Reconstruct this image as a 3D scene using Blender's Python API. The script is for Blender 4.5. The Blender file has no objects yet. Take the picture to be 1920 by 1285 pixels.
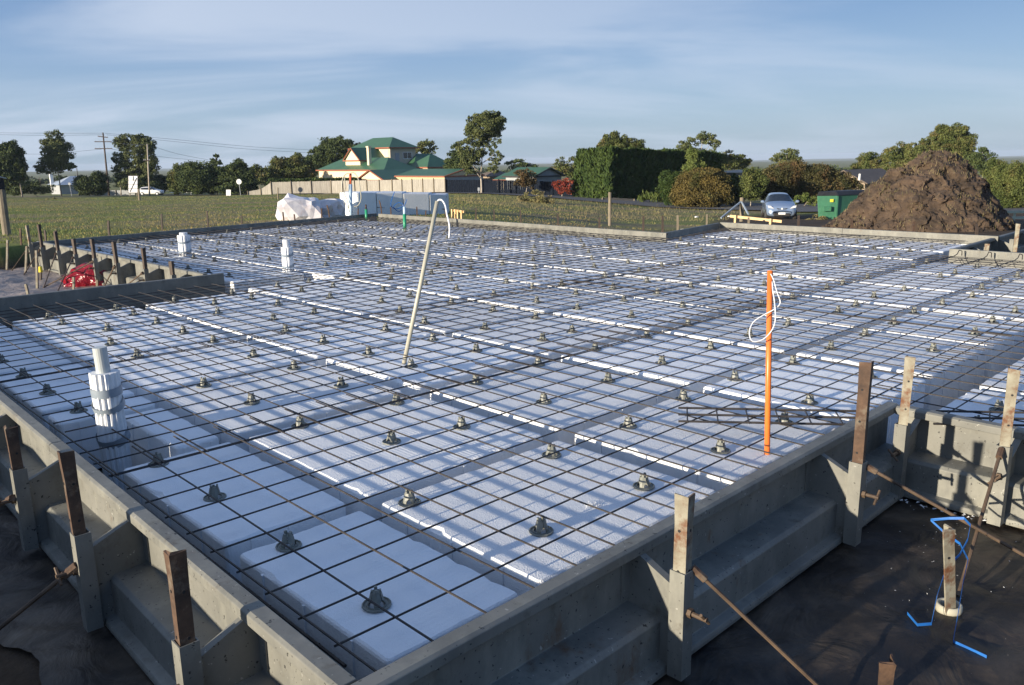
import bpy, bmesh, math, random
import numpy as np
from mathutils import Vector, Matrix, noise
rnd = random.Random(7)
nrs = np.random.RandomState(11)
R = math.radians
scene = bpy.context.scene
col = scene.collection

# ------------------------------------------------------------------ camera
CAM = Vector((-.857, -1.822, 1.32)); FPX = 1522.0
PITCH, ROLL, YAW = R(12.69), R(-.86), R(-43.98)
FW = Vector((-math.sin(YAW)*math.cos(PITCH), math.cos(YAW)*math.cos(PITCH), -math.sin(PITCH)))
_r = Vector((math.cos(YAW), math.sin(YAW), 0)); _u = _r.cross(FW)
RT = _r*math.cos(ROLL) + _u*math.sin(ROLL); UP = -_r*math.sin(ROLL) + _u*math.cos(ROLL)
HF = Vector((-math.sin(YAW), math.cos(YAW), 0)); HR = _r.copy()      # level forward and level right of the site survey
cd = bpy.data.cameras.new('camera'); cam = bpy.data.objects.new('camera', cd); col.objects.link(cam)
cam.matrix_world = Matrix(((RT.x, UP.x, -FW.x, CAM.x), (RT.y, UP.y, -FW.y, CAM.y), (RT.z, UP.z, -FW.z, CAM.z), (0, 0, 0, 1)))
cd.sensor_fit = 'HORIZONTAL'; cd.sensor_width = 36; cd.lens = 36*FPX/1920; cd.clip_start = .05; cd.clip_end = 20000
scene.camera = cam
def ray(x, y): return FW + RT*((x-960)/FPX) - UP*((y-642.5)/FPX)
def at(x, y, z):
    d = ray(x, y); return CAM + d*((z-CAM.z)/d.z)
def atw(x, y, w): return CAM + ray(x, y)*w
def atx(x, y, X):
    d = ray(x, y); return CAM + d*((X-CAM.x)/d.x)
def aty(x, y, Y):
    d = ray(x, y); return CAM + d*((Y-CAM.y)/d.y)

# ------------------------------------------------------------------ terrain function
def lerp(a, b, t): return a+(b-a)*t
def sst(a, b, x):
    t = min(1, max(0, (x-a)/(b-a))); return t*t*(3-2*t)
LP = [(0, -.08), (17, -.08), (48, -1.0), (90, -2.2), (120, -3.1), (150, -4.0), (300, -6), (1000, -13), (2500, -17), (9000, -55)]
RP = [(0, -.3), (13, -.3), (18, -.6), (25, -1.0), (48, -2.3), (75, -2.9), (90, -3.15), (120, -3.6), (150, -4.1), (300, -6), (1000, -13), (2500, -17), (9000, -55)]
def pl(P, w):
    if w <= P[0][0]: return P[0][1]
    for (a, za), (b, zb) in zip(P, P[1:]):
        if w <= b: return lerp(za, zb, (w-a)/(b-a))
    return P[-1][1]
PIT = [(-1.35, -7), (-1.25, 14.4), (2.6, 14.75), (12.2, 16.2), (12.0, 8.2), (14.6, 8.0), (14.9, 3.0), (16.2, 3.0), (16.2, -7)]
def inpoly(x, y, P):
    c = False; n = len(P)
    for i in range(n):
        x1, y1 = P[i]; x2, y2 = P[(i+1) % n]
        if (y1 > y) != (y2 > y) and x < (x2-x1)*(y-y1)/(y2-y1)+x1: c = not c
    return c
def ground(x, y):
    d = Vector((x, y, 0))-Vector((CAM.x, CAM.y, 0)); w = d.dot(HF); s = d.dot(HR)
    a = s/max(w, 1.0); t = sst(-.10, .22, a)
    z = lerp(pl(LP, w), pl(RP, w), t)
    r = d.length
    z += (noise.noise(Vector((x*.35, y*.35, 0)))*.03 + noise.noise(Vector((x*.05, y*.05, 3)))*.12*min(1, r/60))*min(1, max(0, (r-12)/10))
    if r > 1200: z += max(0, noise.noise(Vector((x*.0009, y*.0009, 5)))+.05)*(r-1200)*.0035
    if inpoly(x, y, PIT): z = min(z, -.40) + noise.noise(Vector((x*2.3, y*2.3, 9)))*.012
    elif x < -1.25 and r < 30: z = .07 + noise.noise(Vector((x*1.5, y*1.5, 4)))*.08
    return z
def gpt(px, py, wmin=14, dz=0):
    d = ray(px, py); t = wmin
    while t < 3000:
        p = CAM + d*t
        if p.z <= ground(p.x, p.y)+dz: return p
        t *= 1.004
    return CAM + d*t
def gw(px, w):
    """ground point at image column px, forward distance w"""
    p = atw(px, 330, w); return Vector((p.x, p.y, ground(p.x, p.y)))

# ------------------------------------------------------------------ tags and mesh helpers
def tag(o, label=None, cat=None, group=None, kind=None):
    if label: o['label'] = label
    if cat: o['category'] = cat
    if group: o['group'] = group
    if kind: o['kind'] = kind
    return o
def empty(name, loc=(0, 0, 0), rz=0):
    o = bpy.data.objects.new(name, None); o.location = loc; o.rotation_euler = (0, 0, rz); o.empty_display_size = .1
    col.objects.link(o); return o
class MB:
    def __init__(s): s.v = []; s.f = []
    def add(s, vs, fs):
        b = len(s.v); s.v += [tuple(v) for v in vs]; s.f += [tuple(b+i for i in f) for f in fs]; return s
    def box(s, x0, x1, y0, y1, z0, z1, M=None):
        vs = [Vector(p) for p in ((x0, y0, z0), (x1, y0, z0), (x1, y1, z0), (x0, y1, z0), (x0, y0, z1), (x1, y0, z1), (x1, y1, z1), (x0, y1, z1))]
        if M: vs = [M @ v for v in vs]
        return s.add(vs, [(3, 2, 1, 0), (4, 5, 6, 7), (0, 1, 5, 4), (1, 2, 6, 5), (2, 3, 7, 6), (3, 0, 4, 7)])
    def prism(s, poly, h0, h1, M=None):
        """polygon in local xy (ccw), extruded along local z"""
        n = len(poly)
        vs = [Vector((p[0], p[1], h0)) for p in poly]+[Vector((p[0], p[1], h1)) for p in poly]
        if M: vs = [M @ v for v in vs]
        fs = [tuple(range(n-1, -1, -1)), tuple(range(n, 2*n))]+[(i, (i+1) % n, n+(i+1) % n, n+i) for i in range(n)]
        return s.add(vs, fs)
    def tube(s, pts, r, n=6, r2=None, cap=True):
        pts = [Vector(p) for p in pts]; m = len(pts); base = len(s.v); vs = []
        prev = None
        for i, p in enumerate(pts):
            t = (pts[min(i+1, m-1)]-pts[max(i-1, 0)]).normalized()
            if prev is None:
                a = Vector((0, 0, 1)) if abs(t.z) < .9 else Vector((1, 0, 0)); u = t.cross(a).normalized()
            else: u = (prev-t*prev.dot(t)).normalized()
            prev = u; w = t.cross(u)
            rr = r if r2 is None else lerp(r, r2, i/(m-1))
            if callable(r): rr = r(i/(m-1))
            for k in range(n):
                an = 2*math.pi*k/n; vs.append(p+(u*math.cos(an)+w*math.sin(an))*rr)
        fs = [(i*n+k, i*n+(k+1) % n, (i+1)*n+(k+1) % n, (i+1)*n+k) for i in range(m-1) for k in range(n)]
        if cap: fs += [tuple(range(n-1, -1, -1)), tuple((m-1)*n+k for k in range(n))]
        s.add(vs, fs); return s
    def lathe(s, prof, n=16, M=None, cap=True):
        vs = []; m = len(prof)
        for (r, z) in prof:
            for k in range(n):
                a = 2*math.pi*k/n; v = Vector((r*math.cos(a), r*math.sin(a), z)); vs.append(M @ v if M else v)
        fs = [(i*n+k, i*n+(k+1) % n, (i+1)*n+(k+1) % n, (i+1)*n+k) for i in range(m-1) for k in range(n)]
        if cap: fs += [tuple(range(n-1, -1, -1)), tuple((m-1)*n+k for k in range(n))]
        return s.add(vs, fs)
    def build(s, name, mat, parent=None, smooth=False, bevel=0, local=None):
        me = bpy.data.meshes.new(name)
        vs = s.v
        if local is not None: vs = [tuple(Vector(v)-Vector(local)) for v in vs]
        me.from_pydata(vs, [], s.f); me.update()
        mats = mat if isinstance(mat, list) else [mat]
        for m in mats: me.materials.append(m)
        if smooth: me.shade_smooth()
        o = bpy.data.objects.new(name, me); col.objects.link(o)
        if parent: o.parent = parent
        if local is not None: o.location = local
        if bevel:
            b = o.modifiers.new('bevel', 'BEVEL'); b.width = bevel; b.segments = 2; b.limit_method = 'ANGLE'; b.angle_limit = R(40)
        return o
def fastmesh(name, V, F, mat, parent=None, midx=None, smooth=False):
    """V (n,3) array, F (m,k) array of equal-size faces"""
    me = bpy.data.meshes.new(name); k = F.shape[1]
    me.vertices.add(len(V)); me.vertices.foreach_set('co', V.astype(np.float32).ravel())
    me.loops.add(F.size); me.loops.foreach_set('vertex_index', F.astype(np.int32).ravel())
    me.polygons.add(len(F)); me.polygons.foreach_set('loop_start', np.arange(0, F.size, k, dtype=np.int32))
    me.polygons.foreach_set('loop_total', np.full(len(F), k, dtype=np.int32))
    for m in (mat if isinstance(mat, list) else [mat]): me.materials.append(m)
    if midx is not None: me.polygons.foreach_set('material_index', midx.astype(np.int32))
    me.update(calc_edges=True); me.validate()
    if smooth: me.shade_smooth()
    o = bpy.data.objects.new(name, me); col.objects.link(o)
    if parent: o.parent = parent
    return o

# ------------------------------------------------------------------ materials
def srgb(r, g, b):
    f = lambda c: ((c/255+.055)/1.055)**2.4 if c > 10 else c/255/12.92
    return (f(r), f(g), f(b), 1)
def mat(name, c1, c2=None, scale=5, detail=6, rough=.7, metal=0, bump=0, bscale=None, c3=None, s3=1.5, t3=(.55, .7), stretch=None, coat=0, trans=0, ramp=(.35, .65), spec=None, bdist=.01, rseed=False, sat=0):
    m = bpy.data.materials.new(name); m.use_nodes = True; nt = m.node_tree; N = nt.nodes; L = nt.links
    b = N['Principled BSDF']; b.inputs['Roughness'].default_value = rough; b.inputs['Metallic'].default_value = metal
    if spec is not None: b.inputs['Specular IOR Level'].default_value = spec
    if coat: b.inputs['Coat Weight'].default_value = coat
    tc = N.new('ShaderNodeTexCoord'); src = tc.outputs['Object']
    if stretch:
        mp = N.new('ShaderNodeMapping'); mp.inputs['Scale'].default_value = stretch; L.new(src, mp.inputs['Vector']); src = mp.outputs['Vector']
    if len(c1) == 3: c1 = (*c1, 1)
    if c2 is None: b.inputs['Base Color'].default_value = c1
    else:
        if len(c2) == 3: c2 = (*c2, 1)
        n = N.new('ShaderNodeTexNoise'); n.inputs['Scale'].default_value = scale; n.inputs['Detail'].default_value = detail; n.inputs['Roughness'].default_value = .62
        L.new(src, n.inputs['Vector'])
        r = N.new('ShaderNodeValToRGB'); r.color_ramp.elements[0].position = ramp[0]; r.color_ramp.elements[1].position = ramp[1]
        r.color_ramp.elements[0].color = c1; r.color_ramp.elements[1].color = c2; L.new(n.outputs['Fac'], r.inputs['Fac'])
        out = r.outputs['Color']
        if c3 is not None:
            if len(c3) == 3: c3 = (*c3, 1)
            n3 = N.new('ShaderNodeTexNoise'); n3.inputs['Scale'].default_value = s3; n3.inputs['Detail'].default_value = 8; n3.inputs['Roughness'].default_value = .7
            L.new(src, n3.inputs['Vector'])
            r3 = N.new('ShaderNodeMapRange'); r3.inputs['From Min'].default_value = t3[0]; r3.inputs['From Max'].default_value = t3[1]; L.new(n3.outputs['Fac'], r3.inputs['Value'])
            mx = N.new('ShaderNodeMix'); mx.data_type = 'RGBA'; L.new(r3.outputs['Result'], mx.inputs['Factor']); L.new(out, mx.inputs['A']); mx.inputs['B'].default_value = c3
            out = mx.outputs['Result']
        if rseed:
            oi = N.new('ShaderNodeObjectInfo'); hs = N.new('ShaderNodeHueSaturation')
            mr = N.new('ShaderNodeMapRange'); mr.inputs['To Min'].default_value = .85; mr.inputs['To Max'].default_value = 1.12
            L.new(oi.outputs['Random'], mr.inputs['Value']); L.new(mr.outputs['Result'], hs.inputs['Value']); L.new(out, hs.inputs['Color']); out = hs.outputs['Color']
        L.new(out, b.inputs['Base Color'])
    if bump:
        nb = N.new('ShaderNodeTexNoise'); nb.inputs['Scale'].default_value = bscale or scale*4; nb.inputs['Detail'].default_value = 5; L.new(src, nb.inputs['Vector'])
        bp = N.new('ShaderNodeBump'); bp.inputs['Strength'].default_value = bump; bp.inputs['Distance'].default_value = bdist
        L.new(nb.outputs['Fac'], bp.inputs['Height']); L.new(bp.outputs['Normal'], b.inputs['Normal'])
    return m
M_form = mat('dusty_galvanised_form', (.128, .130, .117), (.20, .199, .178), scale=3.5, rough=.6, metal=.0, bump=.25, bscale=30, bdist=.003, c3=(.085, .072, .05), s3=9, t3=(.58, .78))
def form_detail(m):
    nt = m.node_tree; N = nt.nodes; L = nt.links; b = N['Principled BSDF']; src = b.inputs['Base Color'].links[0].from_socket
    tc = N.new('ShaderNodeTexCoord')
    def layer(src, col, scale, lo, hi, st=(1, 1, 1), dt=4, k=1.0):
        mp = N.new('ShaderNodeMapping'); mp.inputs['Scale'].default_value = st; L.new(tc.outputs['Object'], mp.inputs['Vector'])
        n = N.new('ShaderNodeTexNoise'); n.inputs['Scale'].default_value = scale; n.inputs['Detail'].default_value = dt; n.inputs['Roughness'].default_value = .7; L.new(mp.outputs[0], n.inputs['Vector'])
        r = N.new('ShaderNodeMapRange'); r.inputs['From Min'].default_value = lo; r.inputs['From Max'].default_value = hi; r.inputs['To Max'].default_value = k; L.new(n.outputs['Fac'], r.inputs['Value'])
        x = N.new('ShaderNodeMix'); x.data_type = 'RGBA'; L.new(r.outputs['Result'], x.inputs['Factor']); L.new(src, x.inputs['A']); x.inputs['B'].default_value = (*col, 1); return x.outputs['Result']
    s = layer(src, (.27, .27, .23), 6, .5, .72, (1, 1, .35), 8, .7)      # cement wash runs
    s = layer(s, (.13, .07, .03), 5, .62, .72, (1, 1, .5), 6, .75)       # rust stains
    s = layer(s, (.03, .03, .028), 55, .66, .70, dt=2)                   # dark specks
    s = layer(s, (.34, .34, .31), 38, .70, .74, dt=2)                    # splashed cement
    L.new(s, b.inputs['Base Color'])
form_detail(M_form)
M_rust = mat('rusty_steel', (.04, .024, .017), (.11, .063, .038), scale=14, rough=.8, bump=.5, bscale=60, bdist=.003, c3=(.15, .135, .105), s3=7, t3=(.54, .68))
M_stake = mat('weathered_steel_post', (.16, .13, .09), (.30, .29, .23), scale=11, rough=.75, bump=.4, bscale=70, bdist=.002, c3=(.13, .05, .02), s3=8, t3=(.5, .62))
M_rod = mat('rusty_brown_rod', (.055, .036, .024), (.12, .08, .05), scale=12, rough=.7, bump=.3, bscale=90, bdist=.002)
M_rebar = mat('mill_scaled_rebar', (.024, .021, .022), (.062, .054, .048), scale=6, rough=.6, metal=.25, bump=.8, bscale=260, bdist=.002)
M_plast = mat('grey_chair_plastic', (.16, .17, .15), (.22, .225, .195), scale=8, rough=.5)
M_pvc = mat('grey_pvc', (.42, .46, .46), (.5, .53, .52), scale=4, rough=.35)
M_conduit = mat('cream_conduit', (.36, .35, .28), (.44, .42, .34), scale=6, rough=.4)
M_white = mat('white_foam_wrap', (.78, .8, .82), (.68, .7, .72), scale=12, rough=.75, bump=.2, bscale=60, bdist=.003)
M_tape = mat('grey_duct_tape', (.22, .27, .33), (.28, .33, .38), scale=10, rough=.35)
M_orange = mat('orange_conduit', (.82, .20, .035), (.70, .16, .03), scale=9, rough=.35, c3=(.45, .2, .1), s3=14, t3=(.66, .76))
M_wirew = mat('white_cable', (.75, .76, .78), rough=.4)
M_green = mat('green_plastic_pipe', (.02, .25, .13), (.03, .3, .15), scale=5, rough=.4)
M_bluepipe = mat('pale_blue_pipe', (.42, .56, .68), (.5, .62, .72), scale=5, rough=.4)
M_red = mat('red_orange_cap', (.75, .12, .04), (.6, .1, .03), scale=9, rough=.5)
M_timber = mat('grey_weathered_timber', (.15, .125, .09), (.25, .21, .15), scale=5, rough=.85, stretch=(4, 4, .6), bump=.4, bscale=25)
M_pine = mat('fresh_sawn_pine', (.62, .42, .2), (.72, .52, .28), scale=3, rough=.7, stretch=(1, 6, 6))
M_dark = mat('dark_void', (.012, .012, .014), rough=.8)
M_blue = mat('blue_strapping_band', (.015, .10, .36), (.02, .14, .46), scale=12, rough=.3)
M_yellow = mat('yellow_stake_cap', (.75, .62, .04), (.8, .66, .06), scale=5, rough=.45)
M_black = mat('black_steel', (.015, .015, .017), (.03, .03, .03), scale=5, rough=.5)
def eps_mat():
    m = mat('white_polystyrene', (.80, .83, .86), (.87, .885, .90), scale=3, rough=.85, c3=(.60, .62, .66), s3=1.6, t3=(.62, .86), rseed=True)
    nt = m.node_tree; N = nt.nodes; L = nt.links; b = N['Principled BSDF']
    tc = N.new('ShaderNodeTexCoord')
    oi = N.new('ShaderNodeObjectInfo')
    va = N.new('ShaderNodeVectorMath'); va.operation = 'ADD'; L.new(tc.outputs['Object'], va.inputs[0])
    cx = N.new('ShaderNodeCombineXYZ')
    ml = N.new('ShaderNodeMath'); ml.operation = 'MULTIPLY'; ml.inputs[1].default_value = 37; L.new(oi.outputs['Random'], ml.inputs[0])
    L.new(ml.outputs[0], cx.inputs[0]); L.new(ml.outputs[0], cx.inputs[2]); L.new(cx.outputs[0], va.inputs[1])
    vo = N.new('ShaderNodeTexVoronoi'); vo.inputs['Scale'].default_value = 190; L.new(va.outputs[0], vo.inputs['Vector'])
    # hot wire cutting ridges across the top, in patches
    w = N.new('ShaderNodeTexWave'); w.wave_type = 'BANDS'; w.bands_direction = 'Y'; w.inputs['Scale'].default_value = 14; w.inputs['Distortion'].default_value = 1.4; w.inputs['Detail'].default_value = 2; w.inputs['Detail Scale'].default_value = 3
    L.new(va.outputs[0], w.inputs['Vector'])
    pn = N.new('ShaderNodeTexNoise'); pn.inputs['Scale'].default_value = 1.7; L.new(va.outputs[0], pn.inputs['Vector'])
    pr = N.new('ShaderNodeMapRange'); pr.inputs['From Min'].default_value = .48; pr.inputs['From Max'].default_value = .62; L.new(pn.outputs['Fac'], pr.inputs['Value'])
    mw = N.new('ShaderNodeMath'); mw.operation = 'MULTIPLY'; L.new(w.outputs['Fac'], mw.inputs[0]); L.new(pr.outputs['Result'], mw.inputs[1])
    n2 = N.new('ShaderNodeTexNoise'); n2.inputs['Scale'].default_value = 22; n2.inputs['Detail'].default_value = 4; L.new(va.outputs[0], n2.inputs['Vector'])
    b1 = N.new('ShaderNodeBump'); b1.inputs['Strength'].default_value = .7; b1.inputs['Distance'].default_value = .0018; L.new(vo.outputs['Distance'], b1.inputs['Height'])
    b2 = N.new('ShaderNodeBump'); b2.inputs['Strength'].default_value = .4; b2.inputs['Distance'].default_value = .0022; L.new(mw.outputs[0], b2.inputs['Height']); L.new(b1.outputs[0], b2.inputs['Normal'])
    b3 = N.new('ShaderNodeBump'); b3.inputs['Strength'].default_value = .5; b3.inputs['Distance'].default_value = .003; L.new(n2.outputs['Fac'], b3.inputs['Height']); L.new(b2.outputs[0], b3.inputs['Normal'])
    L.new(b3.outputs[0], b.inputs['Normal'])
    # brown boot smudges, small and sparse
    sm = N.new('ShaderNodeTexNoise'); sm.inputs['Scale'].default_value = 5; sm.inputs['Detail'].default_value = 9; sm.inputs['Roughness'].default_value = .75; L.new(va.outputs[0], sm.inputs['Vector'])
    sr = N.new('ShaderNodeMapRange'); sr.inputs['From Min'].default_value = .64; sr.inputs['From Max'].default_value = .80; L.new(sm.outputs['Fac'], sr.inputs['Value'])
    src = b.inputs['Base Color'].links[0].from_socket; x = N.new('ShaderNodeMix'); x.data_type = 'RGBA'; L.new(sr.outputs['Result'], x.inputs['Factor']); L.new(src, x.inputs['A']); x.inputs['B'].default_value = (.42, .38, .33, 1); L.new(x.outputs['Result'], b.inputs['Base Color'])
    return m
M_eps = eps_mat()
def sheet_mat():
    m = mat('black_polythene_sheet', (.007, .007, .009), (.022, .019, .016), scale=2.2, rough=.42, c3=(.10, .078, .055), s3=2.6, t3=(.44, .74), spec=.35)
    nt = m.node_tree; N = nt.nodes; L = nt.links; b = N['Principled BSDF']
    tc = N.new('ShaderNodeTexCoord')
    n = N.new('ShaderNodeTexNoise'); n.inputs['Scale'].default_value = 4; n.inputs['Detail'].default_value = 7; n.inputs['Distortion'].default_value = 1.2; L.new(tc.outputs['Object'], n.inputs['Vector'])
    n2 = N.new('ShaderNodeTexNoise'); n2.noise_type = 'RIDGED_MULTIFRACTAL'; n2.inputs['Scale'].default_value = 3; n2.inputs['Detail'].default_value = 5; L.new(tc.outputs['Object'], n2.inputs['Vector'])
    ad = N.new('ShaderNodeMath'); ad.operation = 'ADD'; L.new(n.outputs['Fac'], ad.inputs[0]); 
    m2 = N.new('ShaderNodeMath'); m2.operation = 'MULTIPLY'; m2.inputs[1].default_value = .35; L.new(n2.outputs['Fac'], m2.inputs[0]); L.new(m2.outputs[0], ad.inputs[1])
    bp = N.new('ShaderNodeBump'); bp.inputs['Strength'].default_value = .9; bp.inputs['Distance'].default_value = .03; L.new(ad.outputs[0], bp.inputs['Height']); L.new(bp.outputs[0], b.inputs['Normal'])
    mr = N.new('ShaderNodeMapRange'); mr.inputs['To Min'].default_value = .3; mr.inputs['To Max'].default_value = .7; L.new(n.outputs['Fac'], mr.inputs['Value']); L.new(mr.outputs['Result'], b.inputs['Roughness'])
    return m
M_sheet = sheet_mat()
def ground_mat():
    m = bpy.data.materials.new('grassy_ground'); m.use_nodes = True; nt = m.node_tree; N = nt.nodes; L = nt.links
    b = N['Principled BSDF']; b.inputs['Roughness'].default_value = .95; b.inputs['Specular IOR Level'].default_value = .15
    tc = N.new('ShaderNodeTexCoord')
    def nz(s, d=6, ro=.6):
        n = N.new('ShaderNodeTexNoise'); n.inputs['Scale'].default_value = s; n.inputs['Detail'].default_value = d; n.inputs['Roughness'].default_value = ro; L.new(tc.outputs['Object'], n.inputs['Vector']); return n
    def ramp(src, a, bb, ca, cb):
        r = N.new('ShaderNodeValToRGB'); r.color_ramp.elements[0].position = a; r.color_ramp.elements[1].position = bb; r.color_ramp.elements[0].color = (*ca, 1); r.color_ramp.elements[1].color = (*cb, 1); L.new(src, r.inputs['Fac']); return r.outputs['Color']
    g = ramp(nz(2.2, 8, .75).outputs['Fac'], .35, .68, (.12, .15, .038), (.23, .25, .075))
    d = ramp(nz(5, 6).outputs['Fac'], .35, .65, (.22, .175, .095), (.29, .23, .13))
    mk = ramp(nz(.16, 6, .7).outputs['Fac'], .44, .60, (0, 0, 0), (1, 1, 1))
    mx = N.new('ShaderNodeMix'); mx.data_type = 'RGBA'; L.new(mk, mx.inputs['Factor']); L.new(g, mx.inputs['A']); L.new(d, mx.inputs['B'])
    # dirt where the vertex attribute says so
    at_ = N.new('ShaderNodeAttribute'); at_.attribute_name = 'dirt'
    dn = ramp(nz(3, 9, .7).outputs['Fac'], .3, .7, (.035, .026, .018), (.11, .08, .055))
    mx2 = N.new('ShaderNodeMix'); mx2.data_type = 'RGBA'; L.new(at_.outputs['Fac'], mx2.inputs['Factor']); L.new(mx.outputs['Result'], mx2.inputs['A']); L.new(dn, mx2.inputs['B'])
    L.new(mx2.outputs['Result'], b.inputs['Base Color'])
    bp = N.new('ShaderNodeBump'); bp.inputs['Strength'].default_value = .8; bp.inputs['Distance'].default_value = .05; L.new(nz(7, 8, .7).outputs['Fac'], bp.inputs['Height']); L.new(bp.outputs[0], b.inputs['Normal'])
    return m
M_ground = ground_mat()
M_soil = mat('dug_brown_soil', (.034, .023, .015), (.092, .061, .041), scale=1.6, detail=10, rough=.95, bump=1, bscale=7, bdist=.06, c3=(.10, .07, .042), s3=3.2, t3=(.52, .66))
M_road = mat('old_asphalt', (.075, .075, .078), (.105, .103, .105), scale=2, rough=.85, bump=.3, bscale=40)
M_greyfilm = mat('dusty_grey_plastic_film', (.19, .155, .14), (.30, .25, .225), scale=2.2, rough=.5, bump=1, bscale=5, bdist=.05)
def leafm(name, a, bb, c3=None): 
    m = mat(name, a, bb, scale=.9, detail=7, rough=.75, c3=c3, s3=.6, t3=(.5, .66), ramp=(.38, .62), spec=.25)
    return m
L_euc = leafm('eucalypt_leaves', (.055, .075, .026), (.14, .155, .058))
L_olive = leafm('olive_green_leaves', (.042, .062, .015), (.12, .14, .04), (.15, .115, .045))
L_dark = leafm('dark_green_leaves', (.030, .050, .016), (.085, .11, .034))
L_cyp = leafm('cypress_leaves', (.020, .042, .008), (.055, .085, .018))
L_light = leafm('light_green_leaves', (.06, .09, .018), (.14, .17, .045))
L_redbush = leafm('red_autumn_leaves', (.17, .025, .02), (.30, .075, .035))
L_brown = leafm('russet_leaves', (.05, .04, .018), (.12, .085, .035), (.13, .06, .03))
L_weed = leafm('dry_weed_leaves', (.13, .13, .05), (.26, .21, .11))
M_bark = mat('grey_bark', (.16, .13, .10), (.34, .30, .25), scale=3, rough=.85)
M_bark_pale = mat('pale_smooth_bark', (.34, .29, .23), (.5, .45, .38), scale=2, rough=.8)
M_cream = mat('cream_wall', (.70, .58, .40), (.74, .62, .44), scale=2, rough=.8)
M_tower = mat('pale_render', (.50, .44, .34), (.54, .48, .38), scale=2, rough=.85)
M_groof = mat('green_corrugated_roof', (.035, .095, .05), (.045, .12, .06), scale=1, rough=.45, bump=.3, bscale=12)
M_trim = mat('orange_red_fascia', (.30, .10, .055), (.26, .085, .045), scale=3, rough=.6)
M_shed = mat('beige_ribbed_cladding', (.56, .46, .28), (.6, .5, .31), scale=2, rough=.6)
M_glass = mat('dark_window_glass', (.02, .025, .03), rough=.08, spec=.8)
M_paling = mat('weathered_palings', (.27, .25, .215), (.38, .355, .31), scale=1.5, rough=.85, stretch=(3, 3, .5))
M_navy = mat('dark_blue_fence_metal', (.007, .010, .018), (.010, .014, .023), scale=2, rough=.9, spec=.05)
M_tile = mat('brown_roof_tiles', (.10, .08, .065), (.15, .12, .1), scale=2, rough=.8)
M_brick = mat('pale_brick', (.28, .22, .16), (.34, .27, .2), scale=6, rough=.85)
M_grey = mat('pale_grey_wall', (.3, .32, .34), (.36, .38, .4), scale=2, rough=.7)
M_whitep = mat('white_paint', (.78, .78, .78), (.72, .72, .72), scale=4, rough=.5)
M_blueroof = mat('pale_blue_iron_roof', (.34, .40, .48), (.42, .48, .55), scale=1.5, rough=.5)
SUN_E = 5.0; SKY_S = .12; EXPO = .80; HAZE = .00013
CLOUD_LOC = (3.1, 1.7, 0); CLOUD_C = (3.1, 3.5, 4.2, 1)
SKYG = 4.0
SKYR = [(0.0, (.43, .585, .76)), (.05, (.43, .60, .83)), (.11, (.33, .505, .80)), (.2, (.18, .34, .67)), (.5, (.07, .20, .50)), (1.0, (.06, .195, .54))]
T = .06      # level of the top of the edge forms
SLAB = [(.115, -.255), (3.375, -.255), (3.375, -6), (10.95, -6), (10.95, 1.93), (13.5, 2.08), (13.4, 6.9), (10.85, 6.43), (11.2, 15.55), (3.12, 14.3), (3.2, 7.4), (.24, 7.4)]
def inset(x, y, d):
    return all(inpoly(x+a*d, y+b*d, SLAB) for a, b in ((1, 0), (-1, 0), (0, 1), (0, -1)))
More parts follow.
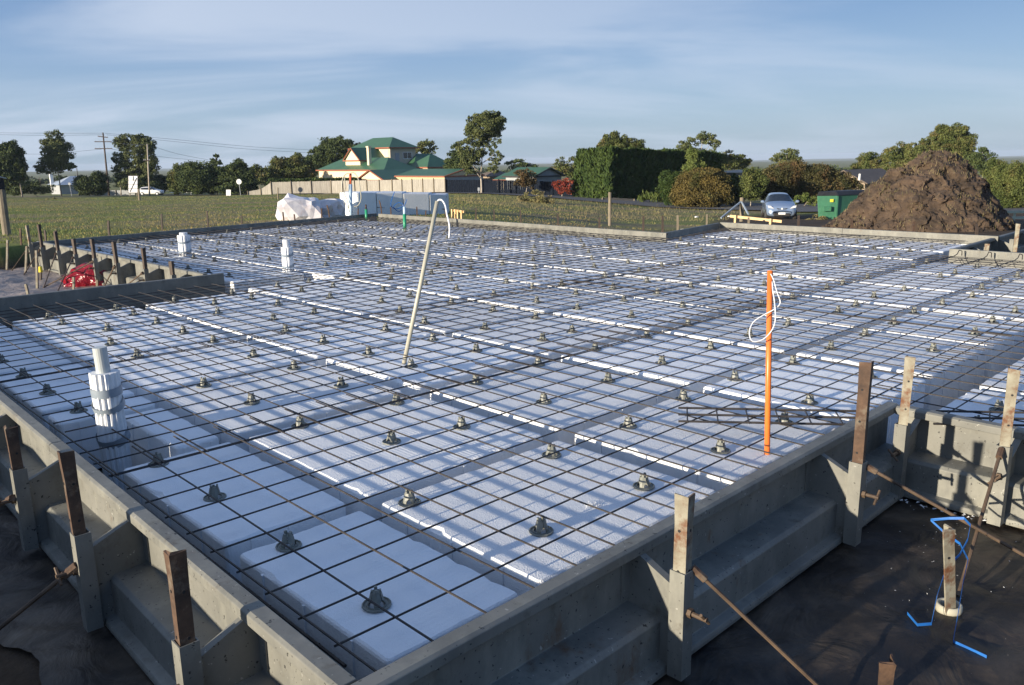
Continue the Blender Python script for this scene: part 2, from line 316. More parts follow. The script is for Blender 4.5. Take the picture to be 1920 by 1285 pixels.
# ------------------------------------------------------------------ edge forms
def form_wall(label, A, B, out, ribs, top=T, cat='edge form', bolts=True, screws=True, z1=-.36):
    """steel edge form from A to B (top inner edge in plan); out = outward normal; ribs = distances along it"""
    A = Vector((A[0], A[1], 0)); B = Vector((B[0], B[1], 0)); d = (B-A).normalized(); Ln = (B-A).length
    o = Vector((-d.y, d.x, 0)); o = o if o.dot(Vector((*out, 0))) > 0 else -o
    t = empty('steel_edge_form', (A.x, A.y, 0)); tag(t, label, cat, 'steel edge forms around the slab')
    # local frame: X outward, Y up, Z along
    M = Matrix(((o.x, 0, d.x, 0), (o.y, 0, d.y, 0), (0, 1, 0, 0), (0, 0, 0, 1)))
    dz = top-.06
    prof = [(0, top-.004), (.005, top), (.05, top), (.062, top-.008), (.062, top-.042), (.054, top-.042), (.052, top-.014), (.014, top-.014), (.014, -.165+dz), (.135, -.172+dz), (.15, -.187+dz), (.15, -.325), (.185, -.332), (.19, -.345), (.19, z1), (0, z1)]
    m = MB(); nseg = max(1, round(Ln/3.0)); gap = .004
    for i in range(nseg):
        a = Ln*i/nseg + (gap if i else 0); b = Ln*(i+1)/nseg
        jj = rnd.uniform(-.0025, .0025) if i else 0
        m.prism([(p[0]+jj, p[1]+jj) for p in prof], a, b, M)
    p = m.build('panel', M_form, t, bevel=.003)
    for s in ribs:
        g = MB(); q = [(.014, top-.03), (.06, top-.045), (.197, -.045+dz), (.197, -.34), (.014, -.34)]
        g.prism(q[::-1] if False else q, s-.003, s+.003, M)
        # turned edge along the sloping top
        e = Vector((.197-.06, -.045+dz-(top-.045))); n = Vector((-e.y, e.x)).normalized()*.004
        g.prism([(.06, top-.045), (.197, -.045+dz), (.197+n.x, -.045+dz+n.y), (.06+n.x, top-.045+n.y)], s-.003, s+.026, M)
        g.prism([(.0141, top-.05), (.019, top-.05), (.019, -.15), (.0141, -.15)], s-.045, s+.045, M)
        g.build('gusset', M_form, t)
        k = MB()
        for (x0, x1, z0, z2) in ((.199, .203, -.028, .028), (.251, .255, -.028, .028), (.203, .251, -.028, -.024), (.203, .251, .024, .028)):
            k.prism([(x0, -.35), (x1, -.35), (x1, .03+dz), (x0, .03+dz)], s+z0, s+z2, M)
        sk = k.build('post_socket', M_form, t)
        if screws:
            c = MB(); P0 = o*.255+d*s; P0.z = -.11+dz
            c.tube([P0, P0+o*.07], .008, 8); hb = P0+o*.062
            ax = (d*.7+Vector((0, 0, .7))*rnd.choice((-1, 1))).normalized()
            c.tube([hb-ax*.035, hb+ax*.035], .0055, 6); c.tube([P0, P0+o*.016], .016, 6)
            c.build('clamp_screw', M_rod, sk)
    return lambda s, off=.227: A+d*s+o*off
F_near = form_wall('long grey steel edge form along the front of the pods, above the black sheet', (-.3, -.255), (3.375, -.255), (0, -1), [.22, 1.48, 2.80])
F_left = form_wall('grey steel edge form down the left side, its gusset plates catching the sun', (.105, -.25), (.215, 7.3), (-1, 0), [.52, 1.47, 2.36, 3.36, 4.4])
F_G = form_wall('sunlit grey steel edge form at the right, facing the black sheet with blue strapping', (3.375, -.322), (3.375, -3.4), (-1, 0), [.10, .545, 1.6])
F_nU = form_wall('shaded grey edge form between the red bag yard and the near pods', (.1, 7.4), (3.33, 7.4), (0, 1), [.9, 2.0], screws=False)
F_nV = form_wall('sunlit edge form behind the red bag with a row of gusset plates', (3.2, 7.55), (3.12, 14.12), (-1, 0), [.45, 1.3, 2.28, 3.15, 3.98, 4.8, 5.65, 6.3])
a_ = at(60, 455, T); b_ = at(706, 400, T)
F_far = form_wall('long dark shaded edge form along the grass field at the back left', (a_.x, a_.y), (b_.x, b_.y), (0, 1), [1.5, 3.5, 5.5, 7.5], screws=False)
a_ = at(709, 401, .08); b_ = at(1249, 437, .08)
form_wall('long sunlit edge form at the far side, in front of the weeds', (a_.x, a_.y), (b_.x, b_.y), (1, 0), [2, 4, 6, 8], top=.08, screws=False)
c_ = at(1350, 418, .08)
form_wall('short shaded edge form that steps back toward the parked car', (b_.x+.005, b_.y+.02), (c_.x-.01, c_.y), (0, 1), [1.2], top=.079, screws=False)
e_ = at(1872, 443, .09)
form_wall('sunlit edge form in front of the heap of brown soil', (c_.x, c_.y), (e_.x, e_.y), (1, 0), [1, 2.5, 4.0], top=.09, screws=False)
form_wall('ribbed dark edge form at the right edge, right of the soil heap foot', (11.0, 1.93), (17.0, 2.12), (0, -1), [.85, 2.2, 3.6])
form_wall('short pale edge form on the right edge with bent bar hooks in front', (10.95, 1.925), (11.0, -3.0), (1, 0), [1.0, 2.4], top=.068)
form_wall('edge form of the right bay', (3.6, -5.9), (10.8, -5.9), (0, -1), [1.5], screws=False) if False else None

# ------------------------------------------------------------------ steel posts standing in the sockets
def angle_post(label, base, top, w=.05, group=None, mat_=None, lean=(0, 0), rz=0, holes=True, cat='steel post', name='steel_post'):
    base = Vector(base); H = top-base.z
    m = MB(); t = .006
    n = 7; ring = [(0, 0), (w, 0), (w, t), (t, t), (t, w), (0, w)]
    cz, sz = math.cos(rz), math.sin(rz); vs = []
    for i in range(n):
        f = i/(n-1)
        for (x, y) in ring:
            x -= w*.5; y -= w*.5
            jx = rnd.uniform(-.0012, .0012); 
            mush = 1.0+(.12 if i == n-1 else 0)
            vs.append((x*cz*mush-y*sz*mush+lean[0]*f*H+jx, x*sz*mush+y*cz*mush+lean[1]*f*H+jx, f*H+(rnd.uniform(-.006, .004) if i == n-1 else 0)))
    k = 6; fs = [(i*k+j, i*k+(j+1) % k, (i+1)*k+(j+1) % k, (i+1)*k+j) for i in range(n-1) for j in range(k)]
    fs += [(0, 3, 2, 1), (0, 5, 4, 3), tuple((n-1)*k+q for q in (0, 1, 2, 3)), tuple((n-1)*k+q for q in (0, 3, 4, 5))]
    m.add(vs, fs)
    o = m.build(name, mat_ or M_stake)
    o.location = base
    if holes:
        for zz in np.arange(H-.12, .2, -.14):
            for (px, py, ax) in ((w*.1, -w*.5-.0008, 'y'),  (-w*.5-.0008, w*.1, 'x')):
                X = px*cz-py*sz+lean[0]*zz; Y = px*sz+py*cz+lean[1]*zz
                dd = Vector((sz, -cz, 0)) if ax == 'y' else Vector((-cz, -sz, 0))
                MB().tube([Vector((X, Y, zz))-dd*.001, Vector((X, Y, zz))+dd*.0006], .005, 8).build('bolt_hole', M_dark, o)
    return tag(o, label, cat, group)
M_darkpost = mat('dark_brown_steel', (.035, .025, .02), (.08, .055, .04), scale=10, rough=.7, bump=.4, bscale=60, bdist=.002)
g1 = 'steel posts in the form sockets'
p = F_near(1.48); angle_post('rusty steel post nearest the middle front, in the near edge form', (p.x, p.y, -.3), .29, .043, g1, rz=R(8))
p = F_near(2.80); angle_post('tall dark brown steel post in front of the inner corner of the forms', (p.x, p.y, -.3), .475, .043, g1, rz=R(10), mat_=M_rust)
p = F_G(.10); angle_post('tall rusty steel post right of the dark brown one, at the inner corner', (p.x, p.y, -.3), .37, .042, g1, rz=R(-80), lean=(.01, -.01))
p = F_G(.545); angle_post('steel post with peeling grey paint at the right edge', (p.x, p.y, -.3), .39, .042, g1, rz=R(-75), lean=(.0, .0))
p = F_left(.52); angle_post('rusty angle post nearest the bottom left corner, in the left edge form', (p.x, p.y, -.3), .305, .042, g1, rz=R(-5), mat_=M_rust, lean=(.0, .0))
p = F_left(1.47); angle_post('dark rusty angle post left of the tall white wrapped pipe', (p.x, p.y, -.3), .34, .042, g1, rz=R(-5), mat_=M_rust, lean=(-.01, .02))
p = F_left(2.36); angle_post('rusty angle post at the left edge of the picture above the first socket', (p.x, p.y, -.3), .22, .042, g1, rz=R(-5), mat_=M_rust, lean=(0, .03))
tops = [.19, .30, .32, .30, .26, .33, .40, .36]
for i, s in enumerate([.45, 1.3, 2.28, 3.15, 3.98, 4.8, 5.65, 6.3]):
    p = F_nV(s, .225)
    lab = ['short dark post nearest the inner corner, behind the red bag', 'first tall post behind the red bag, counted from the inner corner', 'second tall post of the row behind the red bag, counted from the inner corner', 'third tall post of the row behind the red bag, counted from the inner corner',
           'fourth tall post of the row behind the red bag, counted from the inner corner', 'fifth tall post of the row behind the red bag, counted from the inner corner', 'sixth tall post of the row behind the red bag, counted from the inner corner', 'pale blue grey post at the far end of the row behind the red bag'][i]
    angle_post(lab, (p.x, p.y, -.35), tops[i], .04, 'posts of the notch form', rz=R(20+rnd.uniform(-12, 12)), mat_=M_stake if i == 7 else M_darkpost, holes=False, lean=(rnd.uniform(-.03, .0), rnd.uniform(-.02, .05)))
for (px, py, tp, lab) in ((1905, 462, 421, 'white and red painted post at the right edge beyond the pale form'), (1850, 478, 458, 'short rusty post stub inside the far right form corner')):
    b = aty(px, py, 1.66); t_ = aty(px, tp, 1.66); angle_post(lab, (b.x, b.y, -.38), t_.z, .055, 'posts of the far right form', holes=False)
# loose stakes
def stake(label, px, py, top_px, z=-.38, w=.035, lean_px=0, m_=None, group='loose stakes', surf=None):
    b = at(px, py, z) if surf is None else surf
    wd = (b-CAM).dot(FW); t_ = atw(px+lean_px, top_px, wd)
    mm = MB(); 
    k = MB().tube([Vector((0, 0, -.12)), Vector((0, 0, 0)), (t_-b)*.5+Vector((.002, 0, 0)), t_-b], w*.5, 4)
    o = k.build('stake', m_ or M_stake); o.location = b; o.rotation_euler = (0, 0, 0)
    return tag(o, label, 'stake', group)
st = [(90, 493, 432, -6, 'dark stake in the bank at the far left corner of the yard', M_darkpost), (42, 492, 430, -4, 'thin rusty stake left of the blue grey end post', M_rust), (13, 505, 450, 1, 'grey stake at the left edge below the dark bank', M_stake),
      (48, 512, 462, 2, 'leaning grey stake on the plastic left of the yard', M_stake), (70, 543, 470, -2, 'dark square stake left of the yellow capped stake', M_stake), (54, 560, 533, -6, 'slanted stake nearest the dark form on the left', M_stake),
      (138, 548, 520, 0, 'short dark stake in front of the red bag, left', M_stake), (182, 540, 523, 0, 'short thin stake in front of the red bag, right', M_timber), (34, 478, 456, 0, 'small grey stake against the dark bank', M_stake)]
for (x, y, tp, ln, lab, mm_) in st: stake(lab, x, y, tp, lean_px=ln, m_=mm_, w=.04)
s_ = stake('brown stake with a bright yellow cap on top', 76, 528, 502, w=.04, m_=M_darkpost)
tp = atw(75.5, 503, (at(76, 528, -.38)-CAM).dot(FW))-s_.location
MB().lathe([(.001, .03), (.026, .022), (.03, 0), (.03, -.06), (.026, -.065)], 10, Matrix.Translation(tp)).build('cap', M_yellow, s_, smooth=False)
# star picket in the right foreground, with its ring, and its neighbour
b = at(1778, 1148, -.37); t_ = aty(1786, 990, b.y-.01)
o = angle_post('leaning rusty steel stake with a pale plastic ring round its foot', (b.x, b.y, -.42), t_.z, .045, 'foreground stakes', rz=R(60), lean=((t_.x-b.x)/(t_.z-b.z), .03), name='steel_stake', cat='stake')
MB().lathe([(.032, 0), (.045, 0), (.047, .012), (.045, .03), (.04, .032), (.034, .03), (.032, 0)], 20, cap=False).build('ring', M_conduit, o, smooth=True).location = (0, 0, .055)
b = at(1655, 1300, -.37); angle_post('rusty steel stake cut off by the bottom edge of the picture', (b.x, b.y, -.42), b.z+.125, .045, 'foreground stakes', rz=R(35), name='steel_stake', cat='stake', mat_=M_rust)

# brace rods
def rod(label, a, b, r=.007, group='brace rods', bend=0, m_=None):
    a = Vector(a); b = Vector(b); mid = (a+b)/2+Vector((0, 0, -bend))
    pts = [a, a.lerp(mid, .5)+Vector((0, 0, -bend*.25)), mid, mid.lerp(b, .5)+Vector((0, 0, -bend*.25)), b]
    o = MB().tube([p-a for p in pts], r, 8).build('brace_rod', m_ or M_rod); o.location = a
    eye = MB(); d = (b-a).normalized(); eye.tube([-d*.02, d*.035], r*1.9, 8); eye.build('end_eye', M_rust, o)
    return tag(o, label, 'brace rod', group)
p = F_near(1.48, .26); rod('thin brown brace rod falling to the bottom edge from the middle rusty post', (p.x+.035, p.y, .02), at(1560, 1312, -.36))
p = F_near(2.80, .26); rod('long brown brace rod running right from the dark brown post', (p.x+.035, p.y, .0), at(2010, 1092, -.36), .0075)
p = F_G(.545, .27); rod('brown brace rod from the peeling post down to the stake with the pale ring', (p.x-.01, p.y, .01), at(1796, 1118, -.37), .0075)
p = F_left(.45, .33); rod('brown brace rod at the bottom left corner below the nearest post', (p.x, p.y, -.14), at(180, 1330, -.36), .0085)
p = F_left(1.47, .27); rod('brown brace rod crossing the bottom left corner', (p.x, p.y, -.10), at(-60, 1226, -.36), .0085)
p = F_left(2.36, .27); rod('brown brace rod at the left edge of the picture', (p.x, p.y, -.10), at(-60, 975, -.36), .0085)
for i, (s, px, py) in enumerate([(6.3, 22, 508), (5.65, 45, 515), (4.8, 82, 540), (3.98, 100, 565), (3.15, 80, 540), (2.28, 190, 548), (1.3, 225, 545)]):
    p = F_nV(s, .27); rod(['brace rod of the pale blue grey end post', 'brace rod of the sixth tall post behind the red bag', 'brace rod of the fifth tall post behind the red bag', 'brace rod of the fourth tall post behind the red bag', 'brace rod of the third tall post behind the red bag', 'brace rod of the second tall post, right of the red bag', 'brace rod of the first tall post, near the dark form'][i], (p.x, p.y, -.02), at(px, py, -.37), .009, 'brace rods in the yard')

# ------------------------------------------------------------------ pods
def pod_verts(w, d, h=.31, rc=.022):
    hw, hd = w/2, d/2; r = rc
    P = []
    cs = ((hw-r, hd-r, 0), (-hw+r, hd-r, 90), (-hw+r, -hd+r, 180), (hw-r, -hd+r, 270))
    for i, (cx, cy, a0) in enumerate(cs):
        for k in range(4):
            a = R(a0+30*k); P.append((cx+r*math.cos(a), cy+r*math.sin(a), math.cos(a), math.sin(a)))
        nx_, ny_, _ = cs[(i+1) % 4]; a = R(a0+90); L_ = math.hypot(nx_-cx, ny_-cy); n = max(2, int(L_/.035))
        for k in range(1, n):
            f = k/n; P.append((lerp(cx, nx_, f)+r*math.cos(a), lerp(cy, ny_, f)+r*math.sin(a), math.cos(a), math.sin(a)))
    n = len(P); m = MB(); sd = rnd.uniform(0, 99)
    chips = [rnd.uniform(0, n) for _ in range(5)]
    for j, (ins, z) in enumerate(((0, 0), (0, h*.5), (0, h-.013), (.003, h-.005), (.009, h))):
        for k, (x, y, ux, uy) in enumerate(P):
            e = 0
            if j >= 2:
                e = abs(noise.noise(Vector((x*16, y*16, sd))))*.0035*(j-1)*.6
                for c in chips:
                    q_ = abs(k-c)
                    if q_ < 1.3: e += .007*(1.3-q_)*(j-1)*.5
            m.v.append((x-ux*(ins+e), y-uy*(ins+e), z-(e*.6 if j in (2, 3) else 0)))
    for i in range(4): m.f += [(i*n+k, i*n+(k+1) % n, (i+1)*n+(k+1) % n, (i+1)*n+k) for k in range(n)]
    m.f.append(tuple(4*n+k for k in range(n)))
    for sx in (-1, 1):
        for q in (-.3, 0, .3):
            y = q*d; m.box(sx*hw-.004, sx*hw+.004, y-.006, y+.006, h*.2, h-.014)
            x = q*w; m.box(x-.006, x+.006, sx*hd-.004, sx*hd+.004, h*.2, h-.014)
    return m
pods = []; cache = {}
RECTS = [(.29, 3.3, -.1, 6.64), (3.31, 10.72, -.1, 15.3), (10.6, 13.25, 2.25, 6.45), (3.52, 10.7, -6, -.36)]
cols = [(.30, .835)]+[(.92+1.2*k, .92+1.2*k+1.09) for k in range(11)]
rows = [(-.1, .835)]+[(.925+1.2*k, .925+1.2*k+1.09) for k in range(13)]+[(-.36-1.2*k-1.09, -.36-1.2*k) for k in range(5)]
for (x0, x1) in cols:
    for (y0, y1) in rows:
        best = None
        for (a, b, c, d) in RECTS:
            X0, X1, Y0, Y1 = max(x0, a), min(x1, b), max(y0, c), min(y1, d)
            if X0 < 3.3 and Y1 > 6.7: X0 = max(X0, 3.42)
            elif Y0 > 6.64 and X0 < 3.45: X0 = 3.45
            if X1 > 10.62 and Y1 > 6.5: X1 = 10.62
            # slanted far left form
            lim = 14.3+(X0-3.12)*(15.55-14.3)/(11.2-3.12)-.32
            Y1 = min(Y1, lim)
            if X0 < 3.6 and Y0 > 6.6: Y0 = max(Y0, 7.45)
            if X1-X0 > .22 and Y1-Y0 > .22 and (best is None or (X1-X0)*(Y1-Y0) > best[4]): best = (X0, X1, Y0, Y1, (X1-X0)*(Y1-Y0))
        if best:
            X0, X1, Y0, Y1, _ = best
            if X0 < .4 and 2.2 < (Y0+Y1)/2 < 3.3:   # cut round the wrapped pipe
                pods.append((.60, .835, 2.13, 2.88)); pods.append((.30, .835, 2.98, 3.215)); continue
            pods.append((X0, X1, Y0, Y1))
pods.append((.30, .835, 3.22, 3.30)) if False else None
for i, (X0, X1, Y0, Y1) in enumerate(pods):
    w, d = round(X1-X0, 2), round(Y1-Y0, 2)
    first = (w, d) not in cache
    if first: o = pod_verts(w, d).build('foam_pod', M_eps); cache[(w, d)] = o.data
    else: o = bpy.data.objects.new('foam_pod', cache[(w, d)]); col.objects.link(o)
    o.location = ((X0+X1)/2+rnd.uniform(-.007, .007), (Y0+Y1)/2+rnd.uniform(-.007, .007), -.37+rnd.uniform(-.003, .003)); o.rotation_euler = (rnd.uniform(-.002, .002), rnd.uniform(-.002, .002), R(rnd.uniform(-.35, .35)+(180 if rnd.random() < .5 else 0)+(90 if abs(w-d) < .005 and rnd.random() < .5 else 0)))
    full = w > 1.0 and d > 1.0
    lab = 'square white foam pod lying under the steel mesh, in rows with its like' if full else 'cut down white foam pod filling a row end under the steel mesh'
    tag(o, lab, 'foam pod', 'white foam pods under the mesh' if full else 'cut foam pods at the row ends')

# membrane under the slab and around it
def sheet(name, P, z, mat_, res=.12, amp=.012, kind='structure', label=None, cat=None, seed=0, skip=None):
    xs = [p[0] for p in P]; ys = [p[1] for p in P]
    x0, x1, y0, y1 = min(xs), max(xs), min(ys), max(ys); nx = int((x1-x0)/res)+1; ny = int((y1-y0)/res)+1
    idx = {}; m = MB()
    def vid(i, j):
        if (i, j) not in idx:
            x, y = x0+i*res, y0+j*res
            zz = z(x, y) if callable(z) else z
            nn = noise.noise(Vector((x*1.7, y*1.7, seed)))*amp + abs(noise.noise(Vector((x*4.3+y*2, y*3.1, seed+4))))*amp*.9
            idx[(i, j)] = len(m.v); m.v.append((x, y, zz+nn))
        return idx[(i, j)]
    for i in range(nx):
        for j in range(ny):
            cx, cy = x0+(i+.5)*res, y0+(j+.5)*res
            if inpoly(cx, cy, P): m.f.append((vid(i, j), vid(i+1, j), vid(i+1, j+1), vid(i, j+1)))
    o = m.build(name, mat_, smooth=True); tag(o, label, cat, kind=kind); return o
sheet('black_sheet', [(.1, -.3), (.1, 7.45), (3.1, 7.5), (3.05, 14.4), (11.4, 15.8), (11, 7), (13.6, 7.2), (13.8, 1.9), (11.2, 1.8), (11.2, -6), (3.2, -6), (3.2, -.3)], -.385, M_sheet, res=.2, amp=.004)
sheet('plastic_sheet', [(.3, -.30), (3.30, -.30), (3.30, -5), (.9, -5), (.45, -2.2), (.2, -1.2), (.15, -.6)], -.378, M_sheet, res=.03, amp=.022, seed=3)
_V = []; _n = 16; _m = 260
for k in range(_m):
    y = -.38+k*.03; x0 = -.33+noise.noise(Vector((k*.07, 3, 1)))*.14+noise.noise(Vector((k*.3, 1, 1)))*.03
    for j in range(_n+1):
        f = j/_n; x = lerp(x0, .09, f)
        z = -.376+noise.noise(Vector((x*2.2, y*1.9, 8)))*.02+abs(noise.noise(Vector((x*6+y*3, y*5, 12))))*.03+(.012 if j == 0 else 0)*noise.noise(Vector((k*.4, 0, 0)))
        _V.append((x, y, z))
_F = np.array([(k*(_n+1)+j, k*(_n+1)+j+1, (k+1)*(_n+1)+j+1, (k+1)*(_n+1)+j) for k in range(_m-1) for j in range(_n)])
tag(fastmesh('plastic_sheet', np.array(_V), _F, M_sheet, smooth=True), kind='structure')
sheet('plastic_film', [(-.3, 7.7), (3.05, 7.7), (3.0, 14.2), (-1.0, 14.2)], -.372, M_greyfilm, res=.09, amp=.05, seed=12)

# ------------------------------------------------------------------ reinforcing mesh sheets
MESHP = [(.115, -.255), (3.375, -.255), (3.375, -6), (10.72, -6), (10.72, 2.12), (13.18, 2.25), (13.1, 6.62), (10.55, 6.15), (10.88, 15.18), (3.36, 14.0), (3.36, 7.14), (.24, 7.14)]
def minset(x, y, d):
    return all(inpoly(x+a*d, y+b*d, MESHP) for a, b in ((1, 0), (-1, 0), (0, 1), (0, -1)))
def bar_runs(p0, p1, step=.05):
    p0 = Vector(p0); p1 = Vector(p1); L_ = (p1-p0).length; n = int(L_/step); runs = []; cur = []
    for i in range(n+1):
        q = p0.lerp(p1, i/n)
        if minset(q.x, q.y, .03): cur.append(q)
        else:
            if len(cur) > 3: runs.append(cur)
            cur = []
    if len(cur) > 3: runs.append(cur)
    return runs
def mesh_sheet(x0, x1, y0, y1, nx, ny, bx, by, label):
    m = MB(); rr = .0038; ph = rnd.uniform(0, 50)
    sag = lambda x, y: noise.noise(Vector((x*.8, y*.8, ph)))*.006
    for k in range(ny):
        y = by+.2*k+rnd.uniform(-.003, .003)
        for run in bar_runs((x0, y, 0), (x1, y, 0)):
            pts = run[::8]+([run[-1]] if (len(run)-1) % 8 else [])
            m.tube([Vector((q.x, q.y+noise.noise(Vector((q.x*.7, y*9, ph)))*.006, -.0035+sag(q.x, q.y))) for q in pts], rr, 5)
    for k in range(nx):
        x = bx+.2*k+rnd.uniform(-.003, .003)
        for run in bar_runs((x, y0, 0), (x, y1, 0)):
            pts = run[::8]+([run[-1]] if (len(run)-1) % 8 else [])
            m.tube([Vector((q.x+noise.noise(Vector((x*9, q.y*.7, ph)))*.006, q.y, .0035+sag(q.x, q.y))) for q in pts], rr, 5)
    if m.v:
        o = m.build('reinforcing_mesh', M_rebar); tag(o, label, 'steel mesh', 'welded steel mesh sheets laid over the pods'); return o
SX = [(.14, 6.02, .2, 29), (5.74, 11.6, 5.82, 29), (11.3, 14, 11.42, 14)]
names_r = ['front row', 'second row back', 'third row back', 'fourth row back', 'fifth row back', 'sixth row back', 'farthest row']
names_c = ['left', 'middle', 'right']
for ci, (x0, x1, bx, nx) in enumerate(SX):
    for k in range(7):
        by = 0 if k == 0 else 1.82+2.16*(k-1)+.012*ci
        y0 = -.19 if k == 0 else by-.04; y1 = 2.115 if k == 0 else by+2.34
        ny = 10 if k == 0 else 12
        mesh_sheet(x0, x1, y0, y1, nx, ny, bx+.022*(k % 2), by, 'dark steel mesh sheet over white pods, %s, %s one' % (names_r[k], names_c[ci]))
    if ci < 2:
        for k in range(3):
            by = -.09-2.16*k-2.2+.0
            mesh_sheet(max(x0, 3.4), x1, by-.08, by+2.28, 14 if ci == 0 else nx, 12, 3.46 if ci == 0 else bx+.03, by, 'dark steel mesh sheet in the right hand bay, %s, %s one' % (('beside the dark post', 'second down', 'third down')[k], names_c[ci]))
# lattice strips of trench mesh lying on top
def lattice(label, pa, pb, wv, n):
    a = Vector(pa); b = Vector(pb); d = (b-a); o = Vector(wv); m = MB()
    for q in (0, .5, 1): m.tube([a+o*q, a+o*q+d], .006, 6)
    for i in range(n): f = (i+.3)/n; m.tube([a+d*f-o*.06, a+d*f+o*1.06], .004, 5)
    return tag(m.build('trench_mesh', M_rebar), label, 'trench mesh', 'strips of trench mesh lying on the mesh')
a = at(1272, 765, .016); b = at(1605, 771, .016); c = at(1272, 790, .016)
lattice('narrow ladder of ribbed bars lying left of the dark brown post', a, b, c-a, 6)
a = at(1755, 771, .016); b = at(1990, 775, .016); c = at(1850, 797, .016)-at(1850, 773, .016)
lattice('narrow ladder of ribbed bars in the shade at the right edge', a, b, c, 3)
a = at(-10, 620, -.2)
for (x0, y0, x1, y1, lab) in ((.255, .1, .275, 3.6, 'cage of bars in the dark left edge beam beside the wrapped pipe'), (.3, 6.95, 3.1, 7.0, 'cage of bars in the dark beam along the yard form')):
    A = Vector((x0, y0, -.16)); B = Vector((x1, y1, -.16)); s = Vector((0, .14, 0)) if x1-x0 > 1 else Vector((.05, 0, 0))
    m = MB()
    for q in (-1, 1):
        for z in (0, -.14): m.tube([A+s*q*.5+Vector((0, 0, z)), B+s*q*.5+Vector((0, 0, z))], .006, 5)
    nn = int((B-A).length/.3)
    for i in range(nn):
        c = A.lerp(B, (i+.5)/nn); m.tube([c-s*.6, c+s*.6, c+s*.6+Vector((0, 0, -.15)), c-s*.6+Vector((0, 0, -.15)), c-s*.6], .004, 4)
    tag(m.build('beam_cage', M_rebar), lab, 'beam cage', 'bar cages in the edge beams')
# bent bar hooks before the far right form
m = MB()
for k in range(7):
    x = 9.9+.0*k; y = 1.75-.35*k
    m.tube([(9.6, y, .01), (10.6, y, .012), (10.72, y, .03), (10.78, y, .075), (10.83, y-.02, .06), (10.84, y-.02, .0)], .006, 5)
tag(m.build('bar_hooks', M_rebar), 'row of bent bar hooks in front of the pale form at the right edge', 'bar hooks')

# ------------------------------------------------------------------ bar chairs
def chair_mb():
    m = MB()
    m.lathe([(.045, 0), (.048, .003), (.047, .007), (.043, .0075), (.042, .003), (.034, .003), (.033, .006), (.029, .006), (.028, 0), (.045, 0)], 16, cap=False)
    for k in range(4):
        a0 = math.pi/2*k+.25
        P = []
        for (r, z, hw) in ((.029, .002, .34), (.0265, .016, .38), (.0235, .026, .72), (.018, .048, .72)):
            for q in (-1, 0, 1):
                an = a0+q*hw; P.append((r*math.cos(an), r*math.sin(an), z))
        fs = []
        for i in range(3):
            for j in range(2): fs.append((i*3+j, i*3+j+1, (i+1)*3+j+1, (i+1)*3+j))
        m.add(P, fs); m.add([(p[0]*.86, p[1]*.86, p[2]) for p in P], [f[::-1] for f in fs])
    for sgn in (-1, 1):
        m.box(-.005, .005, sgn*.0125-.0045, sgn*.0125+.0035, .044, .060, Matrix.Rotation(.25, 4, 'Z'))
        m.box(sgn*.0135-.003, sgn*.0135+.003, -.005, .005, .044, .055, Matrix.Rotation(.25, 4, 'Z'))
    m.lathe([(.002, .040), (.017, .0395), (.0172, .047), (.002, .0475)], 12, cap=False)
    return m
spots = []
xs = [.46]+[1.215+.6*i for i in range(21)]
ys = [.15+.595*j for j in range(26)]+[-.62-.6*j for j in range(9)]
for x in xs:
    for y in ys:
        X = x+rnd.gauss(0, .012); Y = y+rnd.gauss(0, .03)
        if rnd.random() < .07: continue
        if rnd.random() < .12: X += rnd.choice((-.2, .2))
        if not inset(X, Y, .12): continue
        on = [p for p in pods if p[0]+.05 < X < p[1]-.05 and p[2]+.05 < Y < p[3]-.05]
        if not on:
            near = [p for p in pods if p[0]-.15 < X < p[1]+.15 and p[2]-.15 < Y < p[3]+.15]
            if not near: continue
            p = near[0]; X = min(max(X, p[0]+.07), p[1]-.07); Y = min(max(Y, p[2]+.07), p[3]-.07)
        w = (Vector((X, Y, 0))-CAM).dot(FW); s_ = (Vector((X, Y, 0))-CAM).dot(RT)
        if w < 1.5 or abs(s_/w) > .66: continue
        spots.append((w, X, Y))
spots.sort()
c0 = chair_mb().build('bar_chair', M_plast)
for i, (w, X, Y) in enumerate(spots[:300]):
    o = c0 if i == 0 else bpy.data.objects.new('bar_chair', c0.data)
    if i: col.objects.link(o)
    o.location = (X, Y, -.0600); o.rotation_euler = (0, 0, rnd.uniform(0, 6.28))
    tag(o, 'small grey plastic bar chair holding the mesh up off a foam pod', 'bar chair', 'grey bar chairs under the mesh')
m = MB(); cm = chair_mb()
for (w, X, Y) in spots[300:]:
    M_ = Matrix.Translation((X, Y, -.0600)) @ Matrix.Rotation(rnd.uniform(0, 6.28), 4, 'Z'); m.add([M_ @ Vector(v) for v in cm.v], cm.f)
if m.v: tag(m.build('bar_chairs', M_plast), 'the farthest grey bar chairs, tiny dots under the mesh near the far forms', 'bar chairs', kind='stuff')

